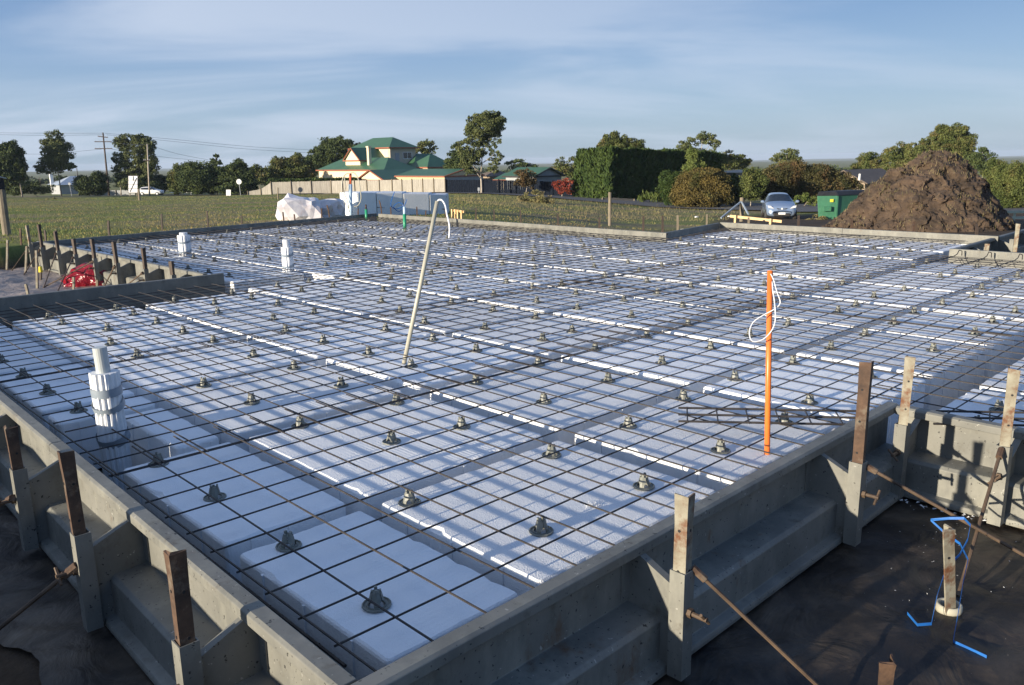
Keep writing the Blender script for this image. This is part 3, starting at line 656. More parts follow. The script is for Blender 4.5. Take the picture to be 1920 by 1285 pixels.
# ------------------------------------------------------------------ pipes
def fluted(r, z0, z1, n=16, depth=.12, taper=.97, lean=(0, 0)):
    m = MB(); vs = []; N_ = n*3; zs = [z0+(z1-z0)*i/6 for i in range(7)]
    for i, z in enumerate(zs):
        for k in range(N_):
            a = 2*math.pi*k/N_; rr = r*(1-depth*(k % 3 == 0))*(1+.03*math.sin(i*2.1+k))*lerp(1, taper, i/6)
            if i in (2, 4): rr *= .965
            f = (z-z0)/(z1-z0); vs.append((rr*math.cos(a)+lean[0]*f, rr*math.sin(a)+lean[1]*f, z))
    fs = [(i*N_+k, i*N_+(k+1) % N_, (i+1)*N_+(k+1) % N_, (i+1)*N_+k) for i in range(6) for k in range(N_)]
    fs += [tuple(6*N_+k for k in range(N_))]
    return m.add(vs, fs)
def band(r, c, tilt, h, lean=(0, 0)):
    M_ = Matrix.Translation(c) @ Matrix.Rotation(tilt, 4, Vector((.7, -.7, 0)))
    return MB().lathe([(r, -h/2), (r*1.01, 0), (r, h/2)], 32, M_, cap=False)
t = empty('wrapped_pipe', (.442, 2.525, -.38)); tag(t, 'tall white wrapped pipe with a grey pipe sticking out, beside the left edge form', 'pipe')
ln = (-.006, .006)
fluted(.073, 0, .67, lean=ln).build('foam_wrap', M_white, t)
MB().tube([(ln[0], ln[1], .62), (ln[0]*1.8, ln[1]*1.8, .80)], .034, 20).build('pipe', M_pvc, t, smooth=False)
band(.0745, (ln[0]*.85, ln[1]*.85, .575), .10, .045).build('tape_band', M_tape, t, smooth=True)
band(.077, (ln[0]*.75, ln[1]*.75, .50), .42, .040).build('tape_band', M_tape, t, smooth=True)
band(.079, (ln[0]*.35, ln[1]*.35, .325), .40, .048).build('tape_band', M_tape, t, smooth=True)
for (px, py, r, h, lab) in ((348, 480, .095, .36, 'thick white wrapped pipe just behind the inner corner of the yard forms'), (541, 510, .075, .36, 'slim white wrapped pipe standing among the mesh right of the thick one')):
    b = at(px, py, -.06); t = empty('wrapped_pipe', (b.x, b.y, -.1)); tag(t, lab, 'pipe')
    fluted(r, 0, h, n=12).build('foam_wrap', M_white, t)
    MB().tube([(0, 0, h-.02), (0, 0, h+(.10 if r < .09 else .04))], r*.62, 16).build('pipe', M_white if r < .09 else M_white, t)
    band(r*1.03, (0, 0, h*.75), .25, .03).build('tape_band', M_tape, t, smooth=True); band(r*1.03, (0, 0, h*.35), .3, .03).build('tape_band', M_tape, t, smooth=True)
def poly_px(P, w): return [atw(x, y, w if not isinstance(w, (list, tuple)) else w[i]) for i, (x, y) in enumerate(P)]
def smoothp(P, n=4):
    out = []
    for i in range(len(P)-1):
        p0, p1, p2, p3 = P[max(i-1, 0)], P[i], P[i+1], P[min(i+2, len(P)-1)]
        for k in range(n):
            t = k/n; out.append(.5*((2*p1)+(p2-p0)*t+(2*p0-5*p1+4*p2-p3)*t*t+(3*p1-p0-3*p2+p3)*t*t*t))
    return out+[P[-1]]
b = at(755, 694, -.10); wb = (b-CAM).dot(FW); tp = atw(820, 378, wb+.05)
t = empty('leaning_conduit', b); tag(t, 'long cream conduit leaning right, a white cable bent over its top', 'conduit')
MB().tube([(0, 0, 0), (tp-b)*.5+Vector((.004, 0, 0)), tp-b], .0155, 12).build('conduit', M_conduit, t, smooth=True)
cable = smoothp(poly_px([(820, 379), (823, 375), (829, 376), (835, 386), (838, 402), (843, 425), (842, 447)], [wb+.05, wb+.04, wb+.0, wb-.05, wb-.1, wb-.1, wb-.1]))
MB().tube([p-b for p in cable], .006, 8).build('cable', M_wirew, t, smooth=True)
b = at(1438, 868, -.10); wb = (b-CAM).dot(FW); tp = atw(1444, 508, wb+.02)
t = empty('orange_conduit', b); tag(t, 'upright bright orange conduit with a loop of white cable', 'conduit')
MB().tube([(0, 0, 0), tp-b], .0135, 16).build('conduit', M_orange, t, smooth=True)
cable = smoothp(poly_px([(1444, 512), (1450, 524), (1457, 548), (1463, 568), (1452, 580), (1430, 592), (1412, 605), (1405, 624), (1411, 640), (1430, 637), (1447, 620), (1454, 598), (1452, 565), (1449, 545), (1448, 528)], [wb+.02]+[wb-.03]*6+[wb-.04]*7+[wb-.0]))
MB().tube([p-b for p in cable], .0028, 8).build('cable', M_wirew, t, smooth=True)
b = at(657, 410, -.02); wb = (b-CAM).dot(FW); 
t = empty('service_pipe', b); tag(t, 'pale blue upright pipe with a red cap and drooping wires in the far left corner', 'pipe')
MB().tube([(0, 0, -.2), atw(657, 346, wb)-b], .045, 12).build('pipe', M_bluepipe, t, smooth=True)
MB().tube([atw(657, 347, wb)-b, atw(657, 326, wb)-b], .032, 12).build('cap', M_red, t, smooth=True)
for P in ([(656, 326), (650, 326), (643, 334), (641, 350), (641, 366), (647, 378), (654, 394)], [(657, 325), (663, 324), (669, 330), (673, 340), (675, 352)], [(645, 330), (648, 350), (645, 362), (651, 376), (655, 398)], [(675, 352), (677, 372), (672, 385), (664, 388)]):
    MB().tube([p-b for p in smoothp(poly_px(P, wb-.1))], .012, 6).build('wire', M_conduit, t)
for (px, py, tp, split, lab) in ((687, 409, 384, 393, 'short green pipe close to the far left corner'), (759, 427, 388, 402, 'green pipe with a pale top, right of the blue pipe')):
    b = at(px, py, -.02); wb = (b-CAM).dot(FW)
    t = empty('drain_pipe', b); tag(t, lab, 'pipe')
    MB().tube([(0, 0, -.1), atw(px-.5, split, wb)-b], .035, 12).build('pipe', M_green, t, smooth=True)
    MB().tube([atw(px-.5, split+1, wb)-b, atw(px-1, tp, wb)-b], .02 if px < 700 else .028, 12).build('pipe_end', M_rust if px < 700 else M_bluepipe, t, smooth=True)
# blue strapping, foam crumbs, red bag, plastic offcuts
def ribbon(P, w, up, name='strapping_band'):
    m = MB(); P = [Vector(p) for p in P]; vs = []
    for i, p in enumerate(P):
        u = up[i] if isinstance(up, list) else up
        vs += [p-Vector(u)*w/2, p+Vector(u)*w/2]
    m.add(vs, [(2*i, 2*i+2, 2*i+3, 2*i+1) for i in range(len(P)-1)])
    o = m.build(name, M_blue, smooth=False); s = o.modifiers.new('s', 'SOLIDIFY'); s.thickness = .0012; return o
zz = -.355
P1 = [at(1701, 1150, zz), at(1720, 1172, zz), at(1747, 1170, zz), atw(1757, 1120, 3.0), atw(1775, 1065, 3.12), atw(1800, 1040, 3.2), atw(1815, 1012, 3.22), atw(1820, 985, 3.25), atw(1808, 972, 3.32), atw(1780, 972, 3.36), atw(1745, 975, 3.4)]
P1b = [atw(1745, 975, 3.4), atw(1772, 1000, 3.36), atw(1800, 1020, 3.3), atw(1815, 1050, 3.2), atw(1806, 1090, 3.08), atw(1798, 1140, 2.95), at(1787, 1203, zz), at(1850, 1232, zz)]
def rs(P): return smoothp([Vector(p) for p in P], 1)
o = ribbon(rs(P1)+rs(P1b)[1:], .011, Vector((.1, .1, 1)).normalized()); tag(o, 'bright blue plastic strapping curling over the black sheet at the right', 'strapping')
pts = [at(rnd.gauss(1765, 75), rnd.gauss(1060, 75), -.365) for _ in range(60)]+[at(lerp(1655, 1915, t_)+rnd.uniform(-5, 5), lerp(928, 990, t_)+rnd.uniform(-4, 6), -.36) for t_ in [rnd.random() for _ in range(40)]]
vs = []; fs = []
for i, p in enumerate(pts):
    r = rnd.uniform(.0015, .004) if i < 60 else rnd.uniform(.004, .012)
    b0 = len(vs); vs += [p+Vector((rnd.uniform(-1, 1), rnd.uniform(-1, 1), rnd.uniform(0, 1)))*r for _ in range(6)]; fs += [(b0, b0+1, b0+2), (b0+2, b0+3, b0+4), (b0+4, b0+5, b0), (b0, b0+2, b0+4), (b0+1, b0+3, b0+5)]
m = MB().add(vs, fs); tag(m.build('foam_crumbs', M_eps), 'scattered white foam crumbs on the black sheet', 'foam crumbs', kind='stuff')
for k, (px, py, L_, wd) in enumerate([(1725, 932, .05, .014), (1768, 945, .06, .016), (1822, 958, .10, .02), (1882, 975, .03, .012), (1660, 925, .03, .01)]):
    b = at(px, py, -.365); mm = MB(); mm.lathe([(.001, -.5), (.5, -.35), (.6, 0), (.4, .4), (.001, .5)], 9)
    vs = [(v[0]*wd*(1+.3*rnd.random()), v[1]*L_*(1+.2*rnd.random()), v[2]*wd) for v in mm.v]; q = MB().add(vs, mm.f); o = q.build('foam_offcut', M_eps); o.location = b
    tag(o, ['white foam offcut below the sunlit form, second from the corner', 'broken white foam offcut below the middle of the sunlit form', 'long white foam offcut left of the peeling post foot', 'small white foam offcut right of the peeling post foot', 'small white foam offcut in the shaded corner of the forms'][k], 'foam offcut', 'foam offcuts along the form foot')
# crumbs on a pod
vs = []; fs = []
for _ in range(300):
    c = at(rnd.gauss(1112, 10), rnd.gauss(948, 4), -.0585); r = rnd.uniform(.001, .004); b0 = len(vs)
    vs += [c+Vector((rnd.uniform(-1, 1), rnd.uniform(-1, 1), rnd.uniform(-.2, 1)))*r for _ in range(4)]; fs += [(b0, b0+1, b0+2), (b0, b0+2, b0+3), (b0+1, b0+2, b0+3), (b0, b0+3, b0+1)]
tag(MB().add(vs, fs).build('foam_shavings', M_eps), 'patch of loose foam shavings on a front pod', 'foam shavings', kind='stuff')
def blob(name, c, rx, ry, rz, amp, freq, mat_, seed, sub=4, smooth=True, rot=0, cube=1):
    bm = bmesh.new(); bmesh.ops.create_icosphere(bm, subdivisions=sub, radius=1)
    for v in bm.verts:
        n = v.co.normalized(); d = 1+noise.noise(n*freq+Vector((seed, 0, 0)))*amp+abs(noise.noise(n*freq*2.3+Vector((0, seed, 0))))*amp*.8
        n = Vector([math.copysign(abs(q_)**cube, q_) for q_ in n])
        v.co = Vector((n.x*rx*d, n.y*ry*d, max(-.25, n.z)*rz*d))
    me = bpy.data.meshes.new(name); bm.to_mesh(me); bm.free(); me.materials.append(mat_)
    if smooth: me.shade_smooth()
    o = bpy.data.objects.new(name, me); col.objects.link(o); o.location = c; o.rotation_euler = (0, 0, rot); return o
M_bag = mat('shiny_red_plastic_bag', (.17, .006, .014), (.22, .009, .018), scale=6, rough=.14, bump=1, bscale=9, bdist=.05, c3=(.14, .006, .012), s3=3, t3=(.5, .7))
b = at(170, 535, -.36); o = blob('plastic_bag', (b.x+.15, b.y+.1, -.34), .46, .2, .25, .38, 3.2, M_bag, 3, rot=-R(30)); tag(o, 'shiny red plastic bag lying on the ground in the small yard', 'plastic bag')
b = at(212, 520, -.36); o = blob('film_bundle', (b.x, b.y, -.36), .16, .12, .24, .3, 2.2, mat('grey_translucent_film', (.12, .13, .15), (.22, .23, .26), scale=4, rough=.25), 5); tag(o, 'dark grey bundle of plastic film right of the red bag', 'plastic bundle')
# ------------------------------------------------------------------ ground
def axis(lo, hi, st, far):
    a = list(np.arange(lo, hi+1e-6, st)); g = st
    x = hi
    while x < far: g = min(g*1.13, 2.2) if x < 150 else g*1.13; x += g; a.append(x)
    g = st; x = lo
    while x > -far: g = min(g*1.13, 5) if x > -60 else g*1.13; x -= g; a.insert(0, x)
    return a
AX = axis(-3, 17.5, .2, 9000); AY = axis(-4, 18.5, .2, 9000)
V = []; dirt = []
for y in AY:
    for x in AX:
        z = ground(x, y); V.append((x, y, z))
        d = Vector((x, y, 0))-Vector((CAM.x, CAM.y, 0)); w = d.dot(HF); s = d.dot(HR)/max(w, 1)
        k = 0
        if inpoly(x, y, PIT) or x < -1.2 and d.length < 25: k = 1
        # bare dirt beside the forms on the right
        k = max(k, sst(.16, .22, s)*(1-sst(26, 33, w))*(1 if w > 0 else 1), (1-sst(15.5, 17, w))*.0)
        if s > .25: k = max(k, 1-sst(50, 56, w))
        nn = noise.noise(Vector((x*.9, y*.9, 2)))*.5
        dirt.append(min(1, max(0, k+nn*(0 < k < 1))))
nx = len(AX); ny = len(AY)
F = np.array([(j*nx+i, j*nx+i+1, (j+1)*nx+i+1, (j+1)*nx+i) for j in range(ny-1) for i in range(nx-1)])
g = fastmesh('ground', np.array(V), F, M_ground, smooth=True); tag(g, kind='structure')
me = g.data; at_ = me.attributes.new('dirt', 'FLOAT', 'POINT')
if len(me.vertices) == len(dirt): at_.data.foreach_set('value', np.array(dirt, dtype=np.float32))
def strip(name, pxs, w0, w1, mat_, dz=.03, kind='structure'):
    """ground strip: for each column px, between distances w0(px), w1(px)"""
    V = []; F = []; n = 6
    for px in pxs:
        for k in range(n+1):
            w = lerp(w0(px), w1(px), k/n); p = gw(px, w); V.append((p.x, p.y, p.z+dz))
    m = len(pxs)
    for i in range(m-1):
        for k in range(n): F.append((i*(n+1)+k, i*(n+1)+k+1, (i+1)*(n+1)+k+1, (i+1)*(n+1)+k))
    o = fastmesh(name, np.array([tuple(v) for v in V]), np.array(F), mat_, smooth=True); tag(o, kind=kind); return o
def interp(T_): return lambda x: (lambda: [lerp(a[1], b[1], (x-a[0])/(b[0]-a[0])) for a, b in zip(T_, T_[1:]) if a[0] <= x <= b[0]][0])()
strip('road', list(range(-400, 2500, 20)), interp([(-500, 150), (500, 118), (850, 92), (1080, 73), (1300, 62), (1500, 54), (1900, 50), (2600, 50)]), interp([(-500, 156), (500, 124), (850, 99), (1080, 88), (1300, 78), (1500, 70), (1900, 66), (2600, 66)]), M_road, .09)
# tufts of grass and weeds
def blades(name, n, sampler, h, mat_, label, wd=.012):
    P = np.array([sampler() for _ in range(n)]); P = P[~np.isnan(P[:, 0])]; n = len(P)
    a = nrs.uniform(0, 6.28, n); hh = h*nrs.uniform(.5, 1.3, n)*P[:, 3]; ww = wd*P[:, 3]**.5
    lean = nrs.uniform(-.5, .5, (n, 2))*hh[:, None]
    dx = np.cos(a)*ww; dy = np.sin(a)*ww
    V = np.empty((n, 3, 3)); V[:, 0] = P[:, :3]+np.stack([dx, dy, 0*dx], 1); V[:, 1] = P[:, :3]-np.stack([dx, dy, 0*dx], 1); V[:, 2] = P[:, :3]+np.stack([lean[:, 0], lean[:, 1], hh], 1)
    V[:, :2, 2] -= .02
    o = fastmesh(name, V.reshape(-1, 3), np.arange(n*3).reshape(n, 3), mat_); tag(o, label, 'grass', kind='stuff'); return o
M_grass = mat('field_grass_blades', (.10, .14, .032), (.21, .24, .075), scale=.5, rough=.9, spec=.08, c3=(.26, .2, .09), s3=.2, t3=(.42, .58))
def s_field():
    w = 15+rnd.random()**1.6*90; px = rnd.uniform(-60, 1420)
    p = gw(px, w)
    if inpoly(p.x, p.y, PIT): return (float('nan'),)*4
    if px > 1060 and w > 60: return (float('nan'),)*4
    if px > 1100 and noise.noise(Vector((p.x*.4, p.y*.4, 7))) < (px-1180)/400: return (float('nan'),)*4
    return (p.x, p.y, p.z, 1+w*.018)
blades('grass', 60000, s_field, .030, M_grass, 'rough green and brown paddock grass beyond the forms', .011)
def s_weed():
    px = rnd.uniform(850, 1400); w = rnd.uniform(45, 72); 
    if rnd.random() > .25+.75*max(0, noise.noise(Vector((px*.02, w*.1, 1)))+.4): return (float('nan'),)*4
    p = gw(px, w); return (p.x, p.y, p.z, 1.6)
blades('weeds', 9000, s_weed, .10, L_weed, 'tall dry weeds along the near side of the road', .010)

# ------------------------------------------------------------------ trees and shrubs
def leaves(name, blobs, w, mat_, leaf=.2, dens=1.0, parent=None, clump=.5, base=Vector((0, 0, 0)), depthk=1.0, spiky=0):
    """blobs in metres: (centre Vector, rx, rz); sub-clumps of small two-triangle leaf sprays"""
    PV = []
    for (c, rx, rz) in blobs:
        nsub = max(12, int(24*(rx*rz)/(leaf*leaf*25))); nsub = min(nsub, 100)
        for _ in range(nsub):
            while True:
                v = Vector((rnd.uniform(-1, 1), rnd.uniform(-1, 1), rnd.uniform(-1, 1)))
                if .2 < v.length < 1.12: break
            sc = clump*rnd.uniform(.4, .95)
            v = v*(1.06-sc*.45)
            cc = c+HR*(v.x*rx)+HF*(v.y*rx*depthk)+Vector((0, 0, v.z*rz))
            r1 = rx*sc; r2 = rz*sc*.8
            n = int(dens*11*(r1*r2*4)/(leaf*leaf))+6
            n = min(n, 1500)
            d = nrs.normal(size=(n, 3)); d /= np.linalg.norm(d, axis=1)[:, None]
            rad = nrs.uniform(.3, 1.0, n)**.6*(1+np.abs(nrs.normal(size=n))*.18)
            P = np.array(cc)+np.stack([d[:, 0]*rad*r1, d[:, 1]*rad*r1, d[:, 2]*rad*r2], 1)
            if spiky: P[:, 2] += np.abs(nrs.normal(size=n))*spiky*leaf
            PV.append(P)
    P = np.concatenate(PV); n = len(P)
    a = nrs.normal(size=(n, 3)); a /= np.linalg.norm(a, axis=1)[:, None]
    b = np.cross(a, nrs.normal(size=(n, 3))); b /= np.linalg.norm(b, axis=1)[:, None]
    if spiky: a[:, 2] = np.abs(a[:, 2])+1.2
    s = leaf*nrs.uniform(.35, .75, n)[:, None]
    V = np.stack([P-a*s*.9, P+b*s*.45, P+a*s*.9, P-b*s*.45], 1).reshape(-1, 3)-np.array(base)
    return fastmesh(name, V, np.arange(n*4).reshape(n, 4), mat_, parent)
def tree(label, w, base, blobs, mat_, trunk=None, limbs=(), bark=None, leaf=None, dens=1.0, cat='tree', group=None, name='tree', clump=.5, tr=.018, depthk=1.0, spiky=0, zb=None):
    """base=(px,py or None); blobs=[(px,py,rx,ry)] in photo pixels at distance w, turned into metres"""
    k = w/FPX; b = gw(base[0], w)
    if zb is not None: b.z = zb
    H = lambda px, py: atw(px, py, w)
    t = empty(name, b); tag(t, label, cat, group)
    B = []
    for (x, y, rx, ry) in blobs: B.append((H(x, y)+HF*rnd.uniform(-.3, .3)*rx*k*depthk, rx*k*1.14, ry*k*1.12))
    if leaf is None: leaf = 3.4*k
    crown = leaves('crown' if name == 'tree' else 'foliage', B, w, mat_, leaf, dens, t, clump, b, depthk, spiky)
    m = MB(); top = max(blobs, key=lambda q: -q[1]); hh = (H(top[0], top[1]).z-b.z)
    r0 = max(.05, hh*tr)
    tp = trunk or (top[0], top[1])
    pt = H(*tp); P = [Vector((0, 0, -.3))]+[Vector((0, 0, 0)).lerp(pt-b, f)+HR*noise.noise(Vector((w, f*3, base[0])))*hh*.03*f for f in (.15, .35, .55, .8, 1)]
    m.tube(P, lambda f: r0*(1-.75*f), 7)
    for (x0, y0, x1, y1) in limbs:
        A_, B_ = H(x0, y0)-b, H(x1, y1)-b; md = A_.lerp(B_, .5)+HR*(x1-x0)*k*.12+HF*rnd.uniform(-.2, .2)*hh*.1
        m.tube([A_, md, B_], lambda f: r0*.5*(1-.75*f), 5)
    if not limbs:
        for (c, rx, rz) in B[:7]: 
            s_ = (pt-b)*rnd.uniform(.35, .7); m.tube([s_, s_.lerp(c-b, .6)+Vector((0, 0, -.05*hh)), c-b], lambda f: r0*.4*(1-.7*f), 5)
    m.build('trunk' if name == 'tree' else 'stem', bark or M_bark, t, smooth=True)
    return t
GT = 'trees on the skyline'
tree('dark tree at the left edge of the picture, above the shed roof', 135, (36, 0), [(18, 300, 20, 26), (22, 278, 14, 14), (10, 325, 22, 18), (30, 318, 14, 22), (-10, 310, 22, 30)], L_dark, trunk=(30, 300), group=GT, bark=M_bark)
tree('tall slender eucalypt with a tapering crown, second tree from the left', 140, (110, 362), [(100, 262, 15, 14), (104, 282, 22, 18), (95, 275, 14, 14), (112, 300, 20, 16), (92, 305, 20, 14), (82, 318, 14, 8), (122, 312, 14, 8), (100, 318, 16, 7), (76, 322, 8, 4), (132, 312, 7, 5)], L_euc, trunk=(103, 275), limbs=[(106, 330, 80, 320), (106, 325, 128, 312), (104, 310, 92, 300)], dens=.75, group=GT, tr=.014)
tree('large round eucalypt with sky showing through its crown, behind the pale pole', 145, (262, 362), [(232, 268, 17, 13), (252, 260, 20, 10), (274, 272, 16, 16), (285, 295, 9, 20), (262, 290, 13, 16), (225, 300, 12, 14), (228, 318, 15, 12), (250, 322, 16, 10), (284, 318, 12, 12), (270, 328, 16, 8), (240, 335, 22, 10), (262, 345, 30, 12), (248, 282, 14, 10), (262, 305, 14, 10), (240, 300, 12, 10), (276, 308, 12, 14), (252, 318, 16, 10)], L_euc, trunk=(258, 280), limbs=[(260, 330, 232, 275), (260, 325, 282, 290), (259, 318, 250, 268)], dens=1.1, group=GT)
tree('bushy green shrub beside the double crossarm power pole', 142, (170, 362), [(172, 345, 24, 19), (160, 352, 14, 12), (186, 352, 12, 12)], L_dark, cat='shrub', name='shrub', group='roadside shrubs')
tree('low dark bush behind the pale cottage', 170, (130, 350), [(118, 338, 12, 7), (132, 338, 9, 6)], L_dark, cat='shrub', name='shrub', group='roadside shrubs')
tree('dark hedge bush in front of the cottage wall', 146, (70, 358), [(50, 352, 30, 10), (78, 354, 20, 8), (20, 345, 20, 16)], L_dark, cat='shrub', name='shrub', group='roadside shrubs')
tree('dark bush below the round eucalypt, right of the sign board', 150, (300, 362), [(285, 348, 20, 14), (312, 345, 18, 14), (300, 335, 14, 8)], L_dark, cat='shrub', name='shrub', group='roadside shrubs')
tree('light green rounded tree at the left end of the dark clump', 128, (336, 362), [(336, 335, 15, 22), (325, 345, 12, 16)], L_olive, group=GT)
tree('broad dark olive tree left of the conifer', 126, (372, 362), [(372, 332, 26, 22), (352, 340, 18, 20), (390, 342, 20, 18), (370, 350, 26, 12)], L_dark, group=GT, dens=1.3)
tree('pointed dark conifer standing above the dark clump', 130, (404, 362), [(404, 294, 5, 5), (404, 301, 9, 5), (404, 308, 13, 5), (404, 316, 17, 6), (404, 325, 21, 7), (404, 336, 24, 8), (404, 348, 26, 10)], L_dark, group=GT, dens=1.3, clump=.5)
tree('dark wide tree right of the conifer, behind the round white sign', 126, (440, 362), [(442, 318, 18, 16), (425, 332, 18, 18), (455, 332, 18, 20), (440, 348, 28, 14), (466, 345, 14, 16)], L_dark, group=GT, dens=1.3)
tree('olive tree with a ragged top between the dark tree and the brownish one', 150, (486, 355), [(480, 318, 14, 10), (494, 322, 16, 10), (485, 335, 22, 12)], L_olive, group=GT)
tree('brownish olive tree left of the green roofed house', 138, (540, 352), [(532, 310, 18, 16), (555, 308, 18, 17), (542, 328, 28, 16), (520, 325, 16, 16), (570, 322, 16, 18)], L_olive, group=GT, dens=1.2)
tree('tall dark tree directly behind the green roofed house', 150, (620, 345), [(625, 268, 18, 12), (612, 280, 20, 14), (640, 275, 18, 12), (600, 292, 18, 12), (630, 292, 24, 14), (660, 275, 14, 11), (588, 302, 14, 12), (610, 310, 30, 18)], L_dark, group=GT, dens=1.1)
tree('thin topped tree right of the tower of the green roofed house', 150, (800, 345), [(795, 275, 14, 11), (804, 268, 8, 6), (788, 286, 14, 10), (808, 288, 10, 12), (816, 278, 4, 4)], L_olive, group=GT, dens=.7)
tree('dark conical tree left of the tall pale trunked eucalypt', 120, (855, 350), [(858, 282, 9, 12), (852, 298, 16, 14), (862, 318, 18, 20), (850, 315, 14, 14)], L_dark, group=GT)
tree('tall eucalypt with pale forked trunk, the tallest tree, beside the dark fence', 94, (902, 366), [(917, 225, 22, 14), (935, 225, 12, 14), (890, 228, 12, 14), (902, 242, 24, 16), (928, 245, 16, 12), (884, 250, 12, 12), (876, 272, 14, 10), (868, 288, 14, 12), (884, 300, 16, 12), (874, 310, 12, 8), (930, 268, 9, 8), (935, 290, 9, 7), (928, 304, 11, 9), (902, 285, 8, 7), (914, 262, 8, 7), (893, 262, 13, 11), (888, 290, 15, 12), (904, 272, 11, 10), (916, 282, 9, 9), (880, 320, 12, 8), (922, 318, 10, 7)], L_euc, trunk=(902, 300), bark=M_bark_pale,
     limbs=[(902, 322, 905, 285), (905, 290, 922, 240), (904, 300, 893, 262), (893, 268, 886, 240), (902, 325, 877, 298), (906, 305, 930, 285), (902, 335, 888, 312)], dens=.95, group=GT, tr=.016)
tree('low rounded dark tree behind the green roofed bungalow', 150, (975, 340), [(965, 308, 18, 8), (985, 312, 18, 8), (1002, 318, 16, 6)], L_dark, group=GT)
tree('pair of thin pale topped trees left of the tall hedge', 125, (1062, 345), [(1050, 305, 10, 8), (1074, 302, 10, 8), (1060, 318, 18, 12), (1078, 325, 12, 16), (1045, 322, 10, 12)], L_olive, group=GT, dens=.7)
tree('russet leaved small tree in front of the bungalow', 92, (985, 366), [(982, 332, 14, 13), (992, 330, 12, 12), (975, 342, 10, 9), (990, 345, 12, 8)], L_brown, bark=M_bark_pale, group='small trees by the dark fence', dens=.8)
tree('small red leaved tree by the corner of the tall hedge', 88, (1052, 372), [(1052, 348, 13, 8), (1064, 345, 10, 9), (1042, 348, 7, 7), (1058, 358, 14, 6)], L_redbush, bark=M_bark_pale, group='small trees by the dark fence', dens=.9)
# the tall clipped hedge
def box_hedge(label, corners, h, mat_, leaf, w_, name='hedge', n=26000, thick=None, taper=.12):
    t = empty(name, corners[0]); tag(t, label, 'hedge'); c = [Vector(p) for p in corners]
    # dense block of leaf sprays: walls and top of a rounded box between the corner points (quad plan)
    P = []; 
    for _ in range(n):
        f = rnd.random(); e = rnd.random(); side = rnd.random()
        if side < .28: u, v, z = f, abs(rnd.gauss(0, .03)), e
        elif side < .50: u, v, z = abs(rnd.gauss(0, .02)), f, e
        elif side < .62: u, v, z = f, 1-abs(rnd.gauss(0, .03)), e
        elif side < .72: u, v, z = 1-abs(rnd.gauss(0, .02)), f, e
        else: u, v, z = f, e, 1-abs(rnd.gauss(0, .03))
        p = c[0].lerp(c[1], u).lerp(c[3].lerp(c[2], u), v)
        bump = 1+noise.noise(Vector((p.x*.45, p.y*.45, z*2)))*.09
        cen = (c[0]+c[1]+c[2]+c[3])/4; p = p.lerp(Vector((cen.x, cen.y, p.z)), taper*max(0, z-.6)+noise.noise(Vector((p.x*.8, p.y*.8, z*6)))*.05)
        q = Vector((p.x, p.y, p.z+z*h*bump)); P.append(q)
    P = np.array([tuple(p) for p in P]); n = len(P)
    a = nrs.normal(size=(n, 3)); a[:, 2] = np.abs(a[:, 2])+1.0; a /= np.linalg.norm(a, axis=1)[:, None]
    b = np.cross(a, nrs.normal(size=(n, 3))); b /= np.linalg.norm(b, axis=1)[:, None]; s = leaf*nrs.uniform(.5, 1.1, n)[:, None]
    V = np.stack([P-a*s*.4, P+b*s*.45, P+a*s*1.3, P-b*s*.45], 1).reshape(-1, 3)-np.array(t.location)
    fastmesh('foliage', V, np.arange(n*4).reshape(n, 4), mat_, t); return t
h0 = gw(1076, 89); hc = gw(1142, 80); hf = gw(1355, 98)
d1 = (hf-hc); perp = (h0-hc)
box_hedge('tall clipped dark green cypress hedge, its left end sunlit and its long side in shade', [hc, hf, hf+perp, h0], 4.85, L_cyp, .34, 85, n=42000)
box_hedge('low clipped green hedge behind the pale paling fence', [gw(500, 119), gw(672, 119), gw(672, 123), gw(500, 123)], 2.0, L_cyp, .3, 120, n=12000)
tree('dense green tree rising behind the tall hedge, its left half lighter', 112, (1150, 345), [(1145, 262, 14, 14), (1140, 280, 18, 18), (1160, 272, 16, 16), (1185, 275, 18, 14), (1192, 290, 14, 12), (1165, 292, 26, 14)], L_olive, group=GT, dens=1.3)
tree('umbrella shaped tree with open crown behind the right end of the hedge', 112, (1305, 330), [(1310, 262, 16, 9), (1332, 262, 14, 9), (1318, 254, 14, 7), (1283, 275, 14, 10), (1290, 285, 14, 12), (1340, 272, 9, 8), (1312, 290, 22, 9)], L_euc, bark=M_bark_pale, limbs=[(1308, 300, 1300, 275), (1310, 298, 1332, 268)], group=GT, dens=.9)
tree('wide flat topped olive tree behind the hedge end', 118, (1370, 330), [(1365, 292, 18, 8), (1385, 298, 18, 8), (1350, 300, 18, 10), (1400, 306, 10, 7), (1375, 310, 28, 10)], L_olive, group=GT, dens=.9)
tree('tall light green shrub in front of the hedge end', 74, (1300, 384), [(1300, 300, 14, 20), (1300, 325, 18, 22), (1296, 285, 6, 10)], L_light, cat='shrub', name='shrub', group='garden shrubs across the road', dens=.8)
tree('rounded bright green shrub left of the brown dotted bush', 70, (1262, 385), [(1262, 345, 22, 20), (1258, 365, 20, 18), (1275, 332, 18, 12)], L_cyp, cat='shrub', name='shrub', group='garden shrubs across the road', dens=1.2)
tree('large yellow brown bush across the road, left of the timber post with struts', 66, (1315, 385), [(1310, 350, 30, 26), (1340, 358, 24, 24), (1285, 365, 22, 20), (1325, 332, 26, 14), (1312, 372, 40, 13), (1355, 345, 14, 20)], leafm('yellow_brown_leaves', (.06, .05, .015), (.16, .12, .035), (.05, .065, .018)), cat='shrub', name='shrub', group='garden shrubs across the road', dens=1.2)
tree('dark shrub between the brown bush and the thin pale trunk', 68, (1372, 385), [(1368, 355, 14, 24), (1380, 368, 14, 16)], L_dark, cat='shrub', name='shrub', group='garden shrubs across the road', dens=1.1)
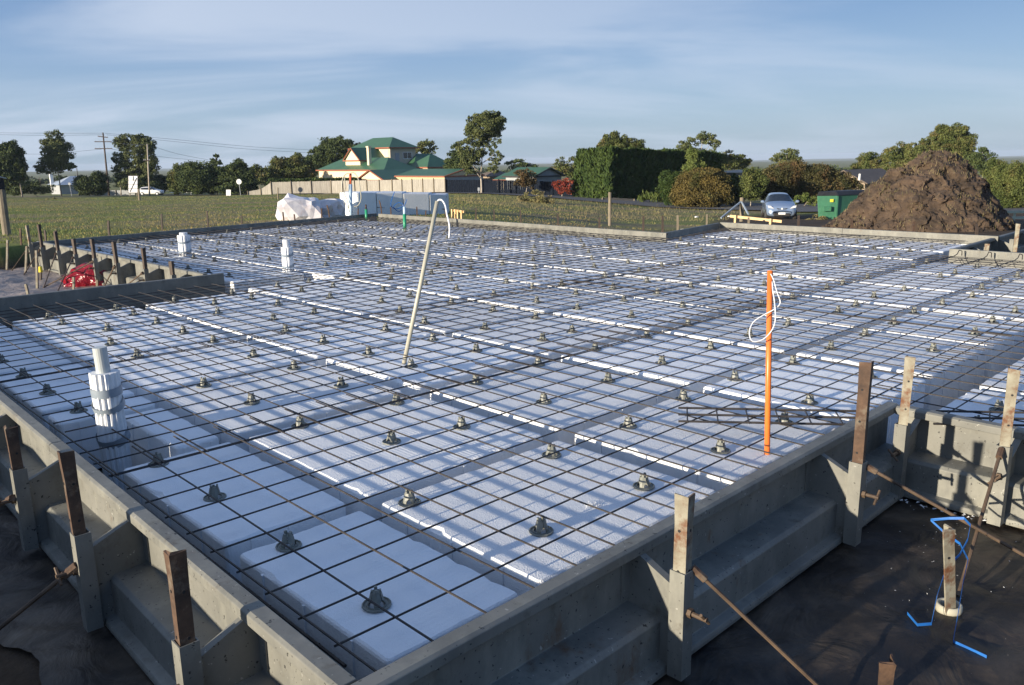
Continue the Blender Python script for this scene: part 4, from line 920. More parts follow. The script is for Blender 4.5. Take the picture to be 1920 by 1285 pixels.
tree('small tree with thin white trunk behind the timber post with struts', 66, (1410, 385), [(1410, 325, 14, 14), (1398, 345, 14, 20), (1420, 345, 16, 18), (1405, 365, 20, 14)], L_olive, bark=M_bark_pale, group='garden shrubs across the road', dens=.75)
tree('green wide crowned tree behind the parked car', 95, (1478, 330), [(1475, 290, 18, 10), (1490, 296, 12, 10), (1460, 298, 12, 8), (1478, 304, 24, 7)], L_euc, bark=M_bark_pale, group=GT, dens=.8)
tree('long russet and olive thicket behind the parked car', 72, (1500, 385), [(1450, 335, 26, 22), (1490, 330, 28, 24), (1530, 332, 28, 20), (1565, 340, 26, 18), (1470, 360, 34, 22), (1520, 362, 36, 20), (1570, 362, 26, 16), (1600, 350, 16, 14)], leafm('russet_olive_leaves', (.032, .038, .012), (.09, .08, .03), (.14, .08, .035)), cat='thicket', name='thicket', dens=1.1, depthk=.8)
tree('pale flowering clump beside the road right of the car', 64, (1510, 385), [(1500, 375, 12, 9), (1518, 372, 12, 10), (1530, 380, 8, 6)], L_light, cat='shrub', name='shrub', group='garden shrubs across the road', dens=.7)
tree('low spiky plant with pale flower stalks at the foot of the shaded hedge', 76, (1215, 382), [(1206, 374, 9, 6), (1225, 372, 12, 8), (1240, 374, 8, 6)], L_light, cat='plant', name='plant', dens=.6, spiky=1)
tree('olive tree left of the soil heap, behind the tiled roof', 105, (1640, 340), [(1632, 298, 16, 12), (1618, 308, 14, 12), (1648, 305, 16, 14), (1630, 320, 26, 14)], L_olive, group=GT)
tree('dark green tree just above the left shoulder of the soil heap', 102, (1690, 330), [(1685, 282, 14, 12), (1672, 292, 14, 14), (1700, 290, 14, 16), (1688, 308, 26, 14)], L_olive, group=GT)
tree('slim pair of crowns left of the big tree behind the heap', 100, (1728, 320), [(1718, 274, 12, 12), (1734, 272, 8, 10), (1722, 292, 18, 16)], L_olive, group=GT)
tree('big dense green tree behind the top of the soil heap', 100, (1790, 330), [(1775, 255, 22, 18), (1795, 262, 22, 22), (1758, 268, 16, 16), (1785, 282, 34, 18), (1812, 285, 14, 14), (1800, 302, 30, 16)], L_olive, group=GT, dens=1.4)
tree('ragged tree right of the soil heap top', 96, (1845, 340), [(1842, 285, 10, 9), (1850, 300, 14, 12), (1830, 305, 16, 16), (1856, 312, 12, 14)], L_dark, group=GT, dens=.9)
for i, (px, w, lab) in enumerate([(1868, 60, 'open scrubby tree just right of the soil heap'), (1893, 56, 'open scrubby tree with pale stems at the right edge'), (1925, 58, 'scrubby tree cut off by the right edge')]):
    tree(lab, w, (px, 400), [(px, 325, 20, 20), (px-8, 345, 18, 22), (px+10, 350, 18, 24), (px+2, 372, 22, 16)], L_olive, bark=M_bark_pale, group='scrubby trees at the right edge', dens=.75)
tree('bushy weed clump on the verge in front of the dark fence', 60, (1000, 388), [(985, 372, 12, 10), (1008, 374, 14, 13), (1025, 380, 12, 10), (996, 382, 22, 8)], L_weed, cat='weed clump', name='weed_clump', dens=.9, group='weed clumps in the paddock')
tree('small round bush alone in the paddock at the left', 95, (107, 378), [(107, 377, 7, 6), (92, 378, 5, 5)], L_weed, cat='weed clump', name='weed_clump', dens=1, group='weed clumps in the paddock')
tree('grass clump on the verge left of the green bin', 44, (1530, 412), [(1520, 414, 10, 4), (1535, 410, 14, 7), (1505, 417, 12, 3)], L_weed, cat='weed clump', name='weed_clump', dens=1, group='weed clumps in the paddock')
# far wooded land under the skyline
tree('far line of low trees on the horizon, left half', 420, (300, 340), [(x, 340+rnd.uniform(-2, 3), 22, 8) for x in range(-40, 640, 24)], L_dark, cat='tree line', name='tree_line', dens=.9, leaf=1.2)
tree('far line of low trees on the horizon, right half', 420, (1500, 318), [(x, 325+rnd.uniform(-2, 3)-(x-900)*.008, 24, 7) for x in range(880, 1960, 26)], L_dark, cat='tree line', name='tree_line', dens=.9, leaf=1.2)

# ------------------------------------------------------------------ buildings (axis aligned with the site grid)
def house_block(parent, c, Ly, Lx, ze, hr, kind='hip', wall=M_cream, roof=M_groof, over=.35, ridge='y', trim=M_trim, zg=None, rise=None):
    """c = world corner (x,y) nearest the viewer; walls run +y (sunlit side) and +x; ze eave height"""
    x0, y0 = c.x, c.y; x1, y1 = x0+Lx, y0+Ly; zg = zg if zg is not None else ground(x0, y0)-1.0
    w = MB(); w.box(x0, x1, y0, y1, zg, ze)
    loc = parent.location
    X0, X1, Y0, Y1 = x0-over, x1+over, y0-over, y1+over; zr = ze+hr; rf = MB(); tk = .12
    cx, cy = (X0+X1)/2, (Y0+Y1)/2
    if kind == 'hip':
        if Y1-Y0 > X1-X0: h = (X1-X0)/2; Rg = [(cx, Y0+h), (cx, Y1-h)]
        else: h = (Y1-Y0)/2; Rg = [(X0+h, cy), (X1-h, cy)]
        V = [(X0, Y0, ze), (X1, Y0, ze), (X1, Y1, ze), (X0, Y1, ze), (Rg[0][0], Rg[0][1], zr), (Rg[1][0], Rg[1][1], zr)]
        if Y1-Y0 > X1-X0: Fs = [(0, 1, 4), (1, 2, 5, 4), (2, 3, 5), (3, 0, 4, 5), (3, 2, 1, 0)]
        else: Fs = [(0, 1, 5, 4), (1, 2, 5), (2, 3, 4, 5), (3, 0, 4), (3, 2, 1, 0)]
        rf.add(V, Fs)
    elif kind == 'gable':
        if ridge == 'x':
            for s_ in (0, 1):
                ya = Y0 if s_ == 0 else Y1
                rf.add([(X0, ya, ze-.05), (X1, ya, ze-.05), (X1, cy, zr), (X0, cy, zr), (X0, ya, ze-.05+tk), (X1, ya, ze-.05+tk), (X1, cy, zr+tk), (X0, cy, zr+tk)], [(0, 1, 2, 3), (4, 5, 6, 7), (0, 1, 5, 4), (1, 2, 6, 5), (2, 3, 7, 6), (3, 0, 4, 7)])
            w.add([(x0+.002, y0, ze), (x0+.002, y1, ze), (x0+.002, cy, zr), (x1, y0, ze), (x1, y1, ze), (x1, cy, zr)], [(0, 1, 2), (3, 5, 4), (0, 2, 5, 3), (1, 4, 5, 2)])
        else:
            for s_ in (0, 1):
                xa = X0 if s_ == 0 else X1
                rf.add([(xa, Y0, ze-.05), (xa, Y1, ze-.05), (cx, Y1, zr), (cx, Y0, zr), (xa, Y0, ze-.05+tk), (xa, Y1, ze-.05+tk), (cx, Y1, zr+tk), (cx, Y0, zr+tk)], [(0, 1, 2, 3), (4, 5, 6, 7), (0, 1, 5, 4), (1, 2, 6, 5), (2, 3, 7, 6), (3, 0, 4, 7)])
            w.add([(x0, y0+.002, ze), (x1, y0+.002, ze), (cx, y0+.002, zr), (x0, y1, ze), (x1, y1, ze), (cx, y1, zr)], [(0, 1, 2), (3, 5, 4), (0, 2, 5, 3), (1, 4, 5, 2)])
    wo = w.build('wall', wall, parent); wo.location = -Vector(loc)
    ro = rf.build('roof', roof, parent); ro.location = -Vector(loc)
    if trim:
        t = MB(); q = .14
        t.box(X0-.04, X0-.002, Y0, Y1, ze-.12, ze+.06); t.box(X0, X1, Y0-.04, Y0-.002, ze-.12, ze+.06)
        if kind == 'gable':
            if ridge == 'x':
                for ya in (Y0, Y1): t.tube([(X0-.03, ya, ze), (X0-.03, cy, zr+.05)], .10, 4)
            else:
                for xa in (X0, X1): t.tube([(xa, Y0-.03, ze), (cx, Y0-.03, zr+.05)], .08, 4)
        to = t.build('fascia', trim, ro)
    return wo, ro
def bx(parent, name, x0, x1, y0, y1, z0, z1, m_):
    m = MB(); m.box(x0, x1, y0, y1, z0, z1); o = m.build(name, m_, parent); o.location = -Vector(parent.location) if parent.parent is None and parent.type == 'EMPTY' else (0, 0, 0); return o
W = 124
c0_ = atw(721, 319, W); H_ = empty('green_roofed_house', (c0_.x, c0_.y, ground(c0_.x, c0_.y))); tag(H_, 'cream house with green metal roofs and a square upper storey tower', 'house')
house_block(H_, c0_, 19.0, 6.2, c0_.z, 1.9)                                     # long lower wing
c1 = atw(731, 277, W+8); house_block(H_, c1, 11.0, 5.2, c1.z, 1.75, wall=M_tower, over=.5)   # tower
# sunlit cream panels and openings on the tower
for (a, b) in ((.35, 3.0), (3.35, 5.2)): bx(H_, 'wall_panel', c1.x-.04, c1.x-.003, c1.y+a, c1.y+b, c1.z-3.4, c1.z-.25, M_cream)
wn = bx(H_, 'window', c1.x+2.6, c1.x+4.3, c1.y-.05, c1.y-.003, c1.z-1.75, c1.z-.8, M_glass)
m = MB(); 
for (a, b, z0, z1) in ((2.5, 4.4, -1.85, -1.76), (2.5, 4.4, -.79, -.7), (2.5, 2.59, -1.76, -.79), (4.31, 4.4, -1.76, -.79), (3.42, 3.48, -1.76, -.79)): m.box(c1.x+a, c1.x+b, c1.y-.07, c1.y-.052, c1.z+z0, c1.z+z1)
m.build('frame', M_whitep, wn)
bx(H_, 'door', c1.x+1.0, c1.x+1.8, c1.y-.045, c1.y-.003, c1.z-2.9, c1.z-.85, M_grey)
for (a, b, z0) in ((5.3, 6.1, -3.0),): bx(H_, 'window', c1.x-.06, c1.x-.003, c1.y+a, c1.y+b, c1.z+z0, c1.z-.9, M_glass)
c2 = atw(675, 301, W+6); house_block(H_, c2, 4.2, 5, c2.z, 1.9, kind='gable', ridge='x', over=.3)
for px in (692.5,): 
    q = atw(px, 300, W+4.5); bx(H_, 'chimney', q.x-.25, q.x+.25, q.y-.25, q.y+.25, q.z-1.2, q.z+1.9, M_cream); bx(H_, 'chimney_cap', q.x-.33, q.x+.33, q.y-.33, q.y+.33, q.z+1.9, q.z+2.1, M_cream)
c3 = atw(802, 314, W+4); house_block(H_, c3, 5.0, 5.6, c3.z, 2.0)
c4 = atw(776, 314, W+9); house_block(H_, c4, 5.0, 8, c4.z, 2.2)
c5 = atw(719, 338, 118); G_ = empty('garage', (c5.x, c5.y, ground(c5.x, c5.y))); tag(G_, 'cream garage with a green gable roof behind the pale paling fence', 'garage')
house_block(G_, c5, 6.4, 9, c5.z, 1.35, kind='gable', ridge='x', over=.25)
c6 = atw(833, 331, 112); S_ = empty('shed', (c6.x, c6.y, ground(c6.x, c6.y))); tag(S_, 'long beige ribbed metal shed with a dark side wall, right of the green roofed house', 'shed')
house_block(S_, c6, 11.2, 7.2, c6.z, .85, kind='gable', ridge='y', wall=M_shed, over=.15)
m = MB()
for i in range(46): y = c6.y+.12+i*.24; m.box(c6.x-.03, c6.x-.003, y, y+.06, c6.z-2.6, c6.z-.12)
m.build('wall_ribs', M_shed, S_).location = -Vector(S_.location)
bx(S_, 'end_wall', c6.x+.02, c6.x+7.18, c6.y-.05, c6.y-.004, c6.z-2.9, c6.z-.02, M_grey)
c7 = atw(1003, 331, 104); B_ = empty('bungalow', (c7.x, c7.y, ground(c7.x, c7.y))); tag(B_, 'grey and cream bungalow with a green gable roof behind the dark fence', 'house')
house_block(B_, c7, 5.4, 5.0, c7.z, 1.0, kind='gable', ridge='y', wall=M_grey, over=.35, trim=M_black)
c8 = atw(955, 338, 108); house_block(B_, c8, 2.6, 4, c8.z, .8, kind='gable', ridge='y', over=.3)
c9 = atw(925, 331, 125); T_ = empty('tiled_roof_house', (c9.x, c9.y, ground(c9.x, c9.y))); tag(T_, 'low house with a brown tiled roof glimpsed right of the tall eucalypt trunk', 'house')
house_block(T_, c9, 3.5, 4, c9.z, 1.0, roof=M_tile, wall=M_brick, trim=None)
c10 = atw(1622, 345, 84); T_ = empty('tiled_roof_house', (c10.x, c10.y, ground(c10.x, c10.y))); tag(T_, 'brick house with a brown tiled roof, half hidden by the soil heap', 'house')
house_block(T_, c10, 4.4, 9, c10.z, 1.3, kind='gable', ridge='x', roof=M_tile, wall=M_brick, trim=None, over=.4); 
q = atw(1612, 331, 82); bx(T_, 'vent_pipe', q.x-.08, q.x+.08, q.y-.08, q.y+.08, q.z-.4, q.z+.25, M_whitep)
c10b = atw(1580, 336, 95); house_block(T_, c10b, 6, 5, c10b.z, 1.1, roof=M_tile, wall=M_brick, trim=None)
c11 = atw(1395, 338, 100); U_ = empty('flat_shed', (c11.x, c11.y, ground(c11.x, c11.y))); tag(U_, 'low pale corrugated shed behind the shrubs left of the parked car', 'shed')
house_block(U_, c11, 5, 6, c11.z+.9, .3, kind='hip', roof=M_paling, wall=M_grey, trim=None)
c12 = atw(112, 350, 165); K_ = empty('cottage', (c12.x, c12.y, ground(c12.x, c12.y))); tag(K_, 'low pale cottage with a pale blue iron roof behind the slender eucalypt', 'house')
house_block(K_, c12, 6.2, 8, c12.z+.3, 1.7, roof=M_blueroof, wall=M_grey, trim=None, over=.6)
q = atw(98, 348, 168); bx(K_, 'chimney', q.x-.28, q.x+.28, q.y-.28, q.y+.28, q.z-1, q.z+2.3, M_whitep)
c12b = atw(146, 350, 170); house_block(K_, c12b, 3.5, 5, c12b.z+.4, 1.2, kind='gable', ridge='x', roof=M_blueroof, wall=M_grey, trim=None)
c13 = atw(-88, 337, 110); K_ = empty('dark_shed', (c13.x, c13.y, ground(c13.x, c13.y))); tag(K_, 'dark blue grey shed cut off by the left edge', 'shed')
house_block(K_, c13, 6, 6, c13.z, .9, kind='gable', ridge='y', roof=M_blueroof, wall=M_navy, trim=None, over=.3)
# ------------------------------------------------------------------ fences
def fence(label, P, heights, panel, postm, sp=2.4, thick=.05, name='fence', rails=True, posts_above=.12, boards=None, pt=.05):
    t = empty(name, P[0]); tag(t, label, 'fence'); b = MB(); total = 0; pm = []
    for (a, c, h0, h1) in zip(P, P[1:], heights, heights[1:]):
        d = c-a; L_ = math.hypot(d.x, d.y); n = max(1, int(L_/sp)); u = Vector((d.x, d.y, 0)).normalized(); nn = Vector((-u.y, u.x, 0))
        nb = int(L_/(boards or .11)); 
        for i in range(nb):
            f0, f1 = i/nb, (i+.93)/nb; A_ = a+d*f0; C_ = a+d*f1; hh = lerp(h0, h1, f0)+rnd.uniform(-.02, .02); o = nn*rnd.uniform(-.008, .008)
            q = [A_+o, C_+o, C_+nn*thick*.4+o, A_+nn*thick*.4+o]
            b.add([v-Vector((0, 0, .1)) for v in q]+[v+Vector((0, 0, hh)) for v in q], [(0, 1, 5, 4), (1, 2, 6, 5), (2, 3, 7, 6), (3, 0, 4, 7), (4, 5, 6, 7)])
        for i in range(n+1):
            p = a+d*(i/n); pm.append((p, nn, lerp(h0, h1, i/n)))
    o = b.build('boards', panel, t); o.location = -P[0]
    for (p, nn, h) in pm[:90]:
        q = MB(); s = -nn if (p+nn-CAM).length > (p-nn-CAM).length else nn
        c = p+s*(pt+.03); q.box(c.x-pt, c.x+pt, c.y-pt, c.y+pt, p.z-.2, p.z+h+posts_above); o = q.build('post', postm, t); o.location = -P[0]
    return t
fence('long pale paling fence in front of the green roofed house', [gw(462, 118), gw(487, 118), gw(507, 117.5), gw(620, 117), gw(735, 110), gw(835, 100)], [.5, .8, 1.75, 1.8, 1.75, 1.7], M_paling, M_timber)
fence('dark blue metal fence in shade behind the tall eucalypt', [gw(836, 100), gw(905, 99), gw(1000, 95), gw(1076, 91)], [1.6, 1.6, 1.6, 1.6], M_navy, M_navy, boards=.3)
fence('low grey paling fence at the foot of the shaded hedge', [gw(1130, 78), gw(1190, 78)], [.3, .3], mat('shade_darkened_board', (.03, .03, .032), (.045, .045, .045), scale=3), M_timber, posts_above=0)  # board grey darkened to stand in for the hedge's shadow
fence('low grey corrugated fence at the left behind the power pole', [gw(178, 152), gw(250, 152)], [.9, .9], M_grey, M_timber, boards=.3)
# road barrier rail at left, white
def rail(label, p0, p1, hgt, m_, posts=4, sec=.07, cat='rail', name='rail_fence', rails=1, gap=.35):
    t = empty(name, p0); tag(t, label, cat); 
    for k in range(rails):
        mm = MB(); up_ = Vector((0, 0, hgt-k*gap)); a = up_; b = p1-p0+up_
        d = (b-a).normalized(); s = Vector((-d.y, d.x, 0)).normalized()*.02; u = Vector((0, 0, sec))
        mm.add([a-s, b-s, b+s, a+s, a-s+u, b-s+u, b+s+u, a+s+u], [(3, 2, 1, 0), (4, 5, 6, 7), (0, 1, 5, 4), (1, 2, 6, 5), (2, 3, 7, 6), (3, 0, 4, 7)]); mm.build('rail', m_, t)
    for i in range(posts):
        f = (i+.5)/posts if posts > 2 else (.12, .88)[i]
        c = (p1-p0)*f; dd = (p1-p0).normalized(); nn = Vector((-dd.y, dd.x, 0)).normalized(); nn = nn if nn.dot(HF) < 0 else -nn
        c = c-nn*.05; q = MB(); q.box(c.x-.03, c.x+.03, c.y-.03, c.y+.03, c.z-.5, c.z+hgt+sec*.6); q.build('post', m_, t)
    return t
rail('white road barrier rail beyond the paddock at the left', gw(315, 140), gw(372, 140), .35, M_whitep, 5, .12)
b0 = gpt(1370, 423, 14); w0 = 18.0
def hurdle(label, pa, pb, w, zdrop):
    a = atw(*pa, w); b = atw(*pb, w*.97); g0 = ground(a.x, a.y)
    t = empty('profile_board', (a.x, a.y, g0)); tag(t, label, 'profile board', 'timber profile boards')
    o0 = Vector((a.x, a.y, g0)); u = Vector((0, 0, .055)); d = (b-a).normalized(); s = Vector((-d.y, d.x, 0))*.018
    A_ = a-o0; B__ = b-o0
    MB().add([A_-s, B__-s, B__+s, A_+s, A_-s-u, B__-s-u, B__+s-u, A_+s-u], [(0, 1, 2, 3), (7, 6, 5, 4), (0, 4, 5, 1), (1, 5, 6, 2), (2, 6, 7, 3), (3, 7, 4, 0)]).build('board', M_pine, t)
    for f in (.12, .8):
        c = A_.lerp(B__, f)-s*2.6; q = MB(); q.box(c.x-.022, c.x+.022, c.y-.022, c.y+.022, c.z-.75, c.z+.01); q.build('leg', M_pine, t)
hurdle('fresh timber profile board in front of the parked car', (1369, 403), (1466, 413), 17.5, 0)
hurdle('short fresh timber profile board left, beside the stack of foam', (850, 393), (859, 393.5), 21.5, 0)
hurdle('second short fresh timber profile board beside the stack of foam', (860.5, 394), (871, 395.5), 21.0, 0)
for k, (lab, z) in enumerate((('pale green rail fence at the right edge behind the soil heap', 0),)):
    p0 = atw(1885, 413, 30); p1 = atw(1990, 415, 30); p0.z = ground(p0.x, p0.y); p1.z = ground(p1.x, p1.y)
    rail(lab, p0, p1, (atw(1885, 400, 30)-p0).z, mat('pale_green_paint', (.45, .5, .38), (.5, .55, .42), scale=4), 3, .09, rails=2, gap=.22)
# ------------------------------------------------------------------ posts, poles and signs
def tpost(label, px, ybase, ytop, w, r, m_=M_timber, lean=0, sq=False, group='timber posts', name='timber_post'):
    b = gw(px, w) if ybase is None else atw(px, ybase, w); tp = atw(px+lean, ytop, w)
    mm = MB().tube([Vector((0, 0, -.3)), (tp-b)*.5, tp-b], r, 4 if sq else 10, r*.93); o = mm.build(name, m_); o.location = b; return tag(o, label, 'post', group)
tpost('thick grey round timber post at the left edge', 12, 436, 357, 17.5, .085, lean=-10)
tpost('leaning grey timber post below the white sign board', 262, 383, 355, 75, .11, lean=-2)
tpost('round timber post in the verge in front of the tall hedge', 1143.5, 407, 361, 27, .055)
o = tpost('timber post with two metal struts, left of the parked car', 1391, 402, 371, 33, .085)
for (x, y, m_) in ((1352, 409, M_tape), (1403, 402, M_tape)):
    MB().tube([atw(1390, 378, 33)-o.location, atw(x, y, 32)-o.location], .04, 6).build('strut', m_, o)
tpost('small timber post in the verge left of the foam heap', 521, 372, 352, 60, .05)
for i, (px, yb, yt, w, lab) in enumerate([(204, 441, 414, 16.5, 'thin stake in the grass behind the dark form, first from the left'), (304, 432, 401, 18, 'thin stake in the grass behind the dark form, second from the left'), (390, 425, 396, 18.6, 'thin stake in the grass behind the dark form, third from the left'), (453, 420, 404, 19.3, 'thin stake in the grass behind the dark form, fourth from the left'),
    (104, 452, 432, 15.5, 'thin stake behind the corner of the dark form at the left'), (532, 413, 398, 20, 'rusty stake before the wrapped foam heap, left'), (553, 412, 402, 20.4, 'short rusty stake before the wrapped foam heap, middle'), (603, 408, 391, 20.6, 'rusty stake at the right foot of the wrapped foam heap'), (619, 406, 385, 20.8, 'leaning rusty stake right of the wrapped foam heap'),
    (671, 402, 392, 21.2, 'short rusty stake between the blue pipe and the green pipe'), (717, 399, 376, 21.2, 'leaning rusty stake before the white foam stack, left'), (733, 400, 389, 21, 'short rusty stake before the foam stack, second'), (782, 403, 388, 20.5, 'rusty stake before the foam stack, third'), (798, 404, 395, 20.4, 'short rusty stake before the foam stack, fourth'), (836, 406, 391, 20, 'rusty stake before the right end of the foam stack'),
    (892, 410, 390, 19, 'dark stake behind the sunlit far form, first from the left'), (927, 412, 393, 18.6, 'dark stake behind the sunlit far form, second from the left'), (977, 413, 394, 18, 'dark stake behind the sunlit far form, third from the left'), (1047, 418, 401, 17, 'dark stake behind the sunlit far form, fourth from the left'), (1124, 422, 408, 16.2, 'dark stake behind the sunlit far form, fifth from the left'),
    (1206, 426, 405, 15.5, 'dark stake near the step in the far form, left'), (1243, 429, 405, 15.1, 'dark stake near the step in the far form, right'), (1271, 425, 404, 16, 'pale stake just right of the step in the far form'), (1325, 417, 402, 17.5, 'short pale stake behind the shaded step form'), (1404, 415, 408, 16.8, 'stub of a dark stake behind the profile board'), (1497, 424, 404, 15.8, 'dark stake right of the parked car'),
    (1598, 430, 411, 15, 'rusty stake in front of the left foot of the soil heap'), (1713, 434, 416, 14.3, 'rusty stake in front of the middle of the soil heap'), (1832, 440, 420, 13.6, 'dark topped stake in front of the right foot of the soil heap')]):
    tpost(lab, px, yb, yt, w, .022 if w > 17 else .026, M_rust if 'rusty' in lab else M_darkpost if 'dark ' in lab[:5] or 'thin' in lab else M_timber, lean=-6 if 'leaning' in lab else rnd.uniform(-2, 1), sq=True, group='stakes behind the far forms', name='stake')
M_pole = mat('dark_treated_pole', (.05, .035, .03), (.10, .075, .06), scale=4, rough=.85)
def pole(label, px, w, ytop, r, m_, arms=(), lean=0, group='power poles'):
    b = gw(px, w); tp = atw(px+lean, ytop, w); t = empty('power_pole', b); tag(t, label, 'power pole', group)
    MB().tube([Vector((0, 0, -.5)), (tp-b)*.5, tp-b], r, 10, r*.65).build('pole', m_, t, smooth=True)
    for (yy, hw, dxp) in arms:
        f = (yy-ytop)/(363-ytop); c = atw(px+lean*(1-f), yy, w)-b; a = c-HR*hw+Vector((0, 0, dxp)); e = c+HR*hw-Vector((0, 0, dxp))
        arm = MB().tube([a-HF*.15, e-HF*.15], .075, 4).build('crossarm', M_pole, t)
        for q in (-.9, -.45, .45, .9):
            p_ = a.lerp(e, (q+1)/2)-HF*.15; MB().lathe([(.03, 0), (.06, .04), (.05, .1), (.07, .14), (.02, .2)], 8, Matrix.Translation(p_)).build('insulator', M_grey, arm)
    return t
pole('tall timber power pole with two long crossarms', 200, 148, 249, .18, M_pole, [(257, .9, .12), (266, 1.55, .02), (279, 1.6, .02)], lean=-7)
pole('pale timber power pole in front of the round eucalypt', 276, 128, 270, .13, M_bark_pale, [(301, .5, .0)])
pole('thin timber pole behind the cottage', 144, 150, 316, .09, M_pole)
pole('short distant pole left of the cottage', 74, 260, 333, .12, M_pole, [(336, .7, 0)])
pole('thin timber pole left of the white sign board', 223, 150, 315, .09, M_bark_pale)
def wire(label, P, w):
    pts = smoothp([atw(x, y, ww) for (x, y), ww in zip(P, w)]); o0 = pts[0]; o = MB().tube([p-o0 for p in pts], .022, 4).build('power_line', M_black); o.location = o0; tag(o, label, 'power line', 'overhead power lines')
for i, (P, w) in enumerate([([(-40, 249), (80, 250), (194, 250)], [150, 149, 148]), ([(-40, 252), (80, 254), (196, 253)], [150, 149, 148]), ([(-40, 288), (80, 289), (190, 280)], [170, 165, 148]),
                  ([(196, 250), (330, 262), (480, 276), (650, 284)], [148, 155, 165, 190]), ([(200, 253), (330, 266), (480, 281), (650, 290)], [148, 155, 165, 190]), ([(206, 267), (240, 271), (276, 271)], [148, 140, 128]), ([(277, 271), (330, 288), (390, 300)], [128, 140, 160]), ([(210, 280), (300, 294), (395, 303)], [148, 152, 160])]):
    wire(['upper power line left of the tall pole', 'second power line left of the tall pole', 'lowest power line left of the tall pole', 'upper power line running right above the tree tops', 'second power line running right above the tree tops', 'short power line between the two poles', 'power line sloping down right of the pale pole', 'lower power line behind the pale pole'][i], P, w)
# white sign board with four rows
w = 105; b = gw(250, w); t = empty('sign_board', b); tag(t, 'tall white sign board of four panels with sloping dark marks, standing in the paddock', 'sign')
a0 = atw(241, 361, w)-b; 
def bboard(name, x0, y0, x1, y1, w_, th, m_, parent, base, rz=0):
    P = [atw(x0, y1, w_)-base, atw(x1, y1, w_)-base, atw(x1, y0, w_)-base, atw(x0, y0, w_)-base]; n = HF*th
    return MB().add([p for p in P]+[p+n for p in P], [(0, 1, 2, 3), (7, 6, 5, 4), (0, 4, 5, 1), (1, 5, 6, 2), (2, 6, 7, 3), (3, 7, 4, 0)]).build(name, m_, parent)
for k in range(4): pn = bboard('panel', 241, 330.5+k*7.9, 257.5, 337.6+k*7.9, w, .06, M_whitep, t, b)
for (x0, y0, x1, y1) in ((256, 334, 243.5, 360), (249.4, 331, 249.6, 339)):
    p0 = atw(x0, y0, w-.03)-b; p1 = atw(x1, y1, w-.03)-b; MB().tube([p0, p1], .04, 4).build('dark_mark', M_black, t)
bboard('frame', 240, 329.5, 258.5, 362.3, w+.08, .05, M_black, t, b)
for px in (243, 256): bboard('post', px, 360, px+1.2, 368, w+.1, .1, M_timber, t, b)
def disc_sign(label, px, py, r, w, ybase, m_, shape='disc', group='road signs'):
    b = gw(px, w); t = empty('road_sign', b); tag(t, label, 'sign', group); c = atw(px, py, w)-b
    if shape == 'disc':
        M_ = Matrix(((HR.x, 0, HF.x, c.x), (HR.y, 0, HF.y, c.y), (0, 1, 0, c.z), (0, 0, 0, 1))); MB().lathe([(.001, -.02), (r, -.02), (r, .02), (.001, .02)], 20, M_).build('disc', m_, t)
    MB().tube([Vector((0, 0, -.2)), Vector((c.x, c.y, c.z))+HF*.06], .04, 6).build('post', M_grey, t); return t
disc_sign('round white road sign on a post, right of the conifer', 448, 341, .36, 112, None, M_whitep)
disc_sign('small pale lamp topped post left of the dark clump', 334, 341, .17, 140, None, M_whitep)
disc_sign('small pale road sign between the cottage and the power pole', 130, 345, .22, 135, None, M_grey)
w = 92; b = gw(428, w); t = empty('notice_board', b); tag(t, 'small white notice board standing in the paddock, left of the round sign', 'sign')
bboard('board', 424, 356, 432.5, 367, w, .05, M_whitep, t, b); bboard('leg', 424.3, 366, 425.8, 371.5, w+.06, .05, M_timber, t, b); bboard('leg', 430.3, 366, 431.6, 371.5, w+.06, .05, M_timber, t, b)
b = gw(897, 93); t = empty('letter_box', b); tag(t, 'small letter box on a post at the foot of the tall eucalypt', 'letter box'); bboard('box', 895.5, 352, 899.5, 358, 93, .3, M_grey, t, b); bboard('post', 897, 357, 898.4, 368, 93.1, .08, M_grey, t, b)
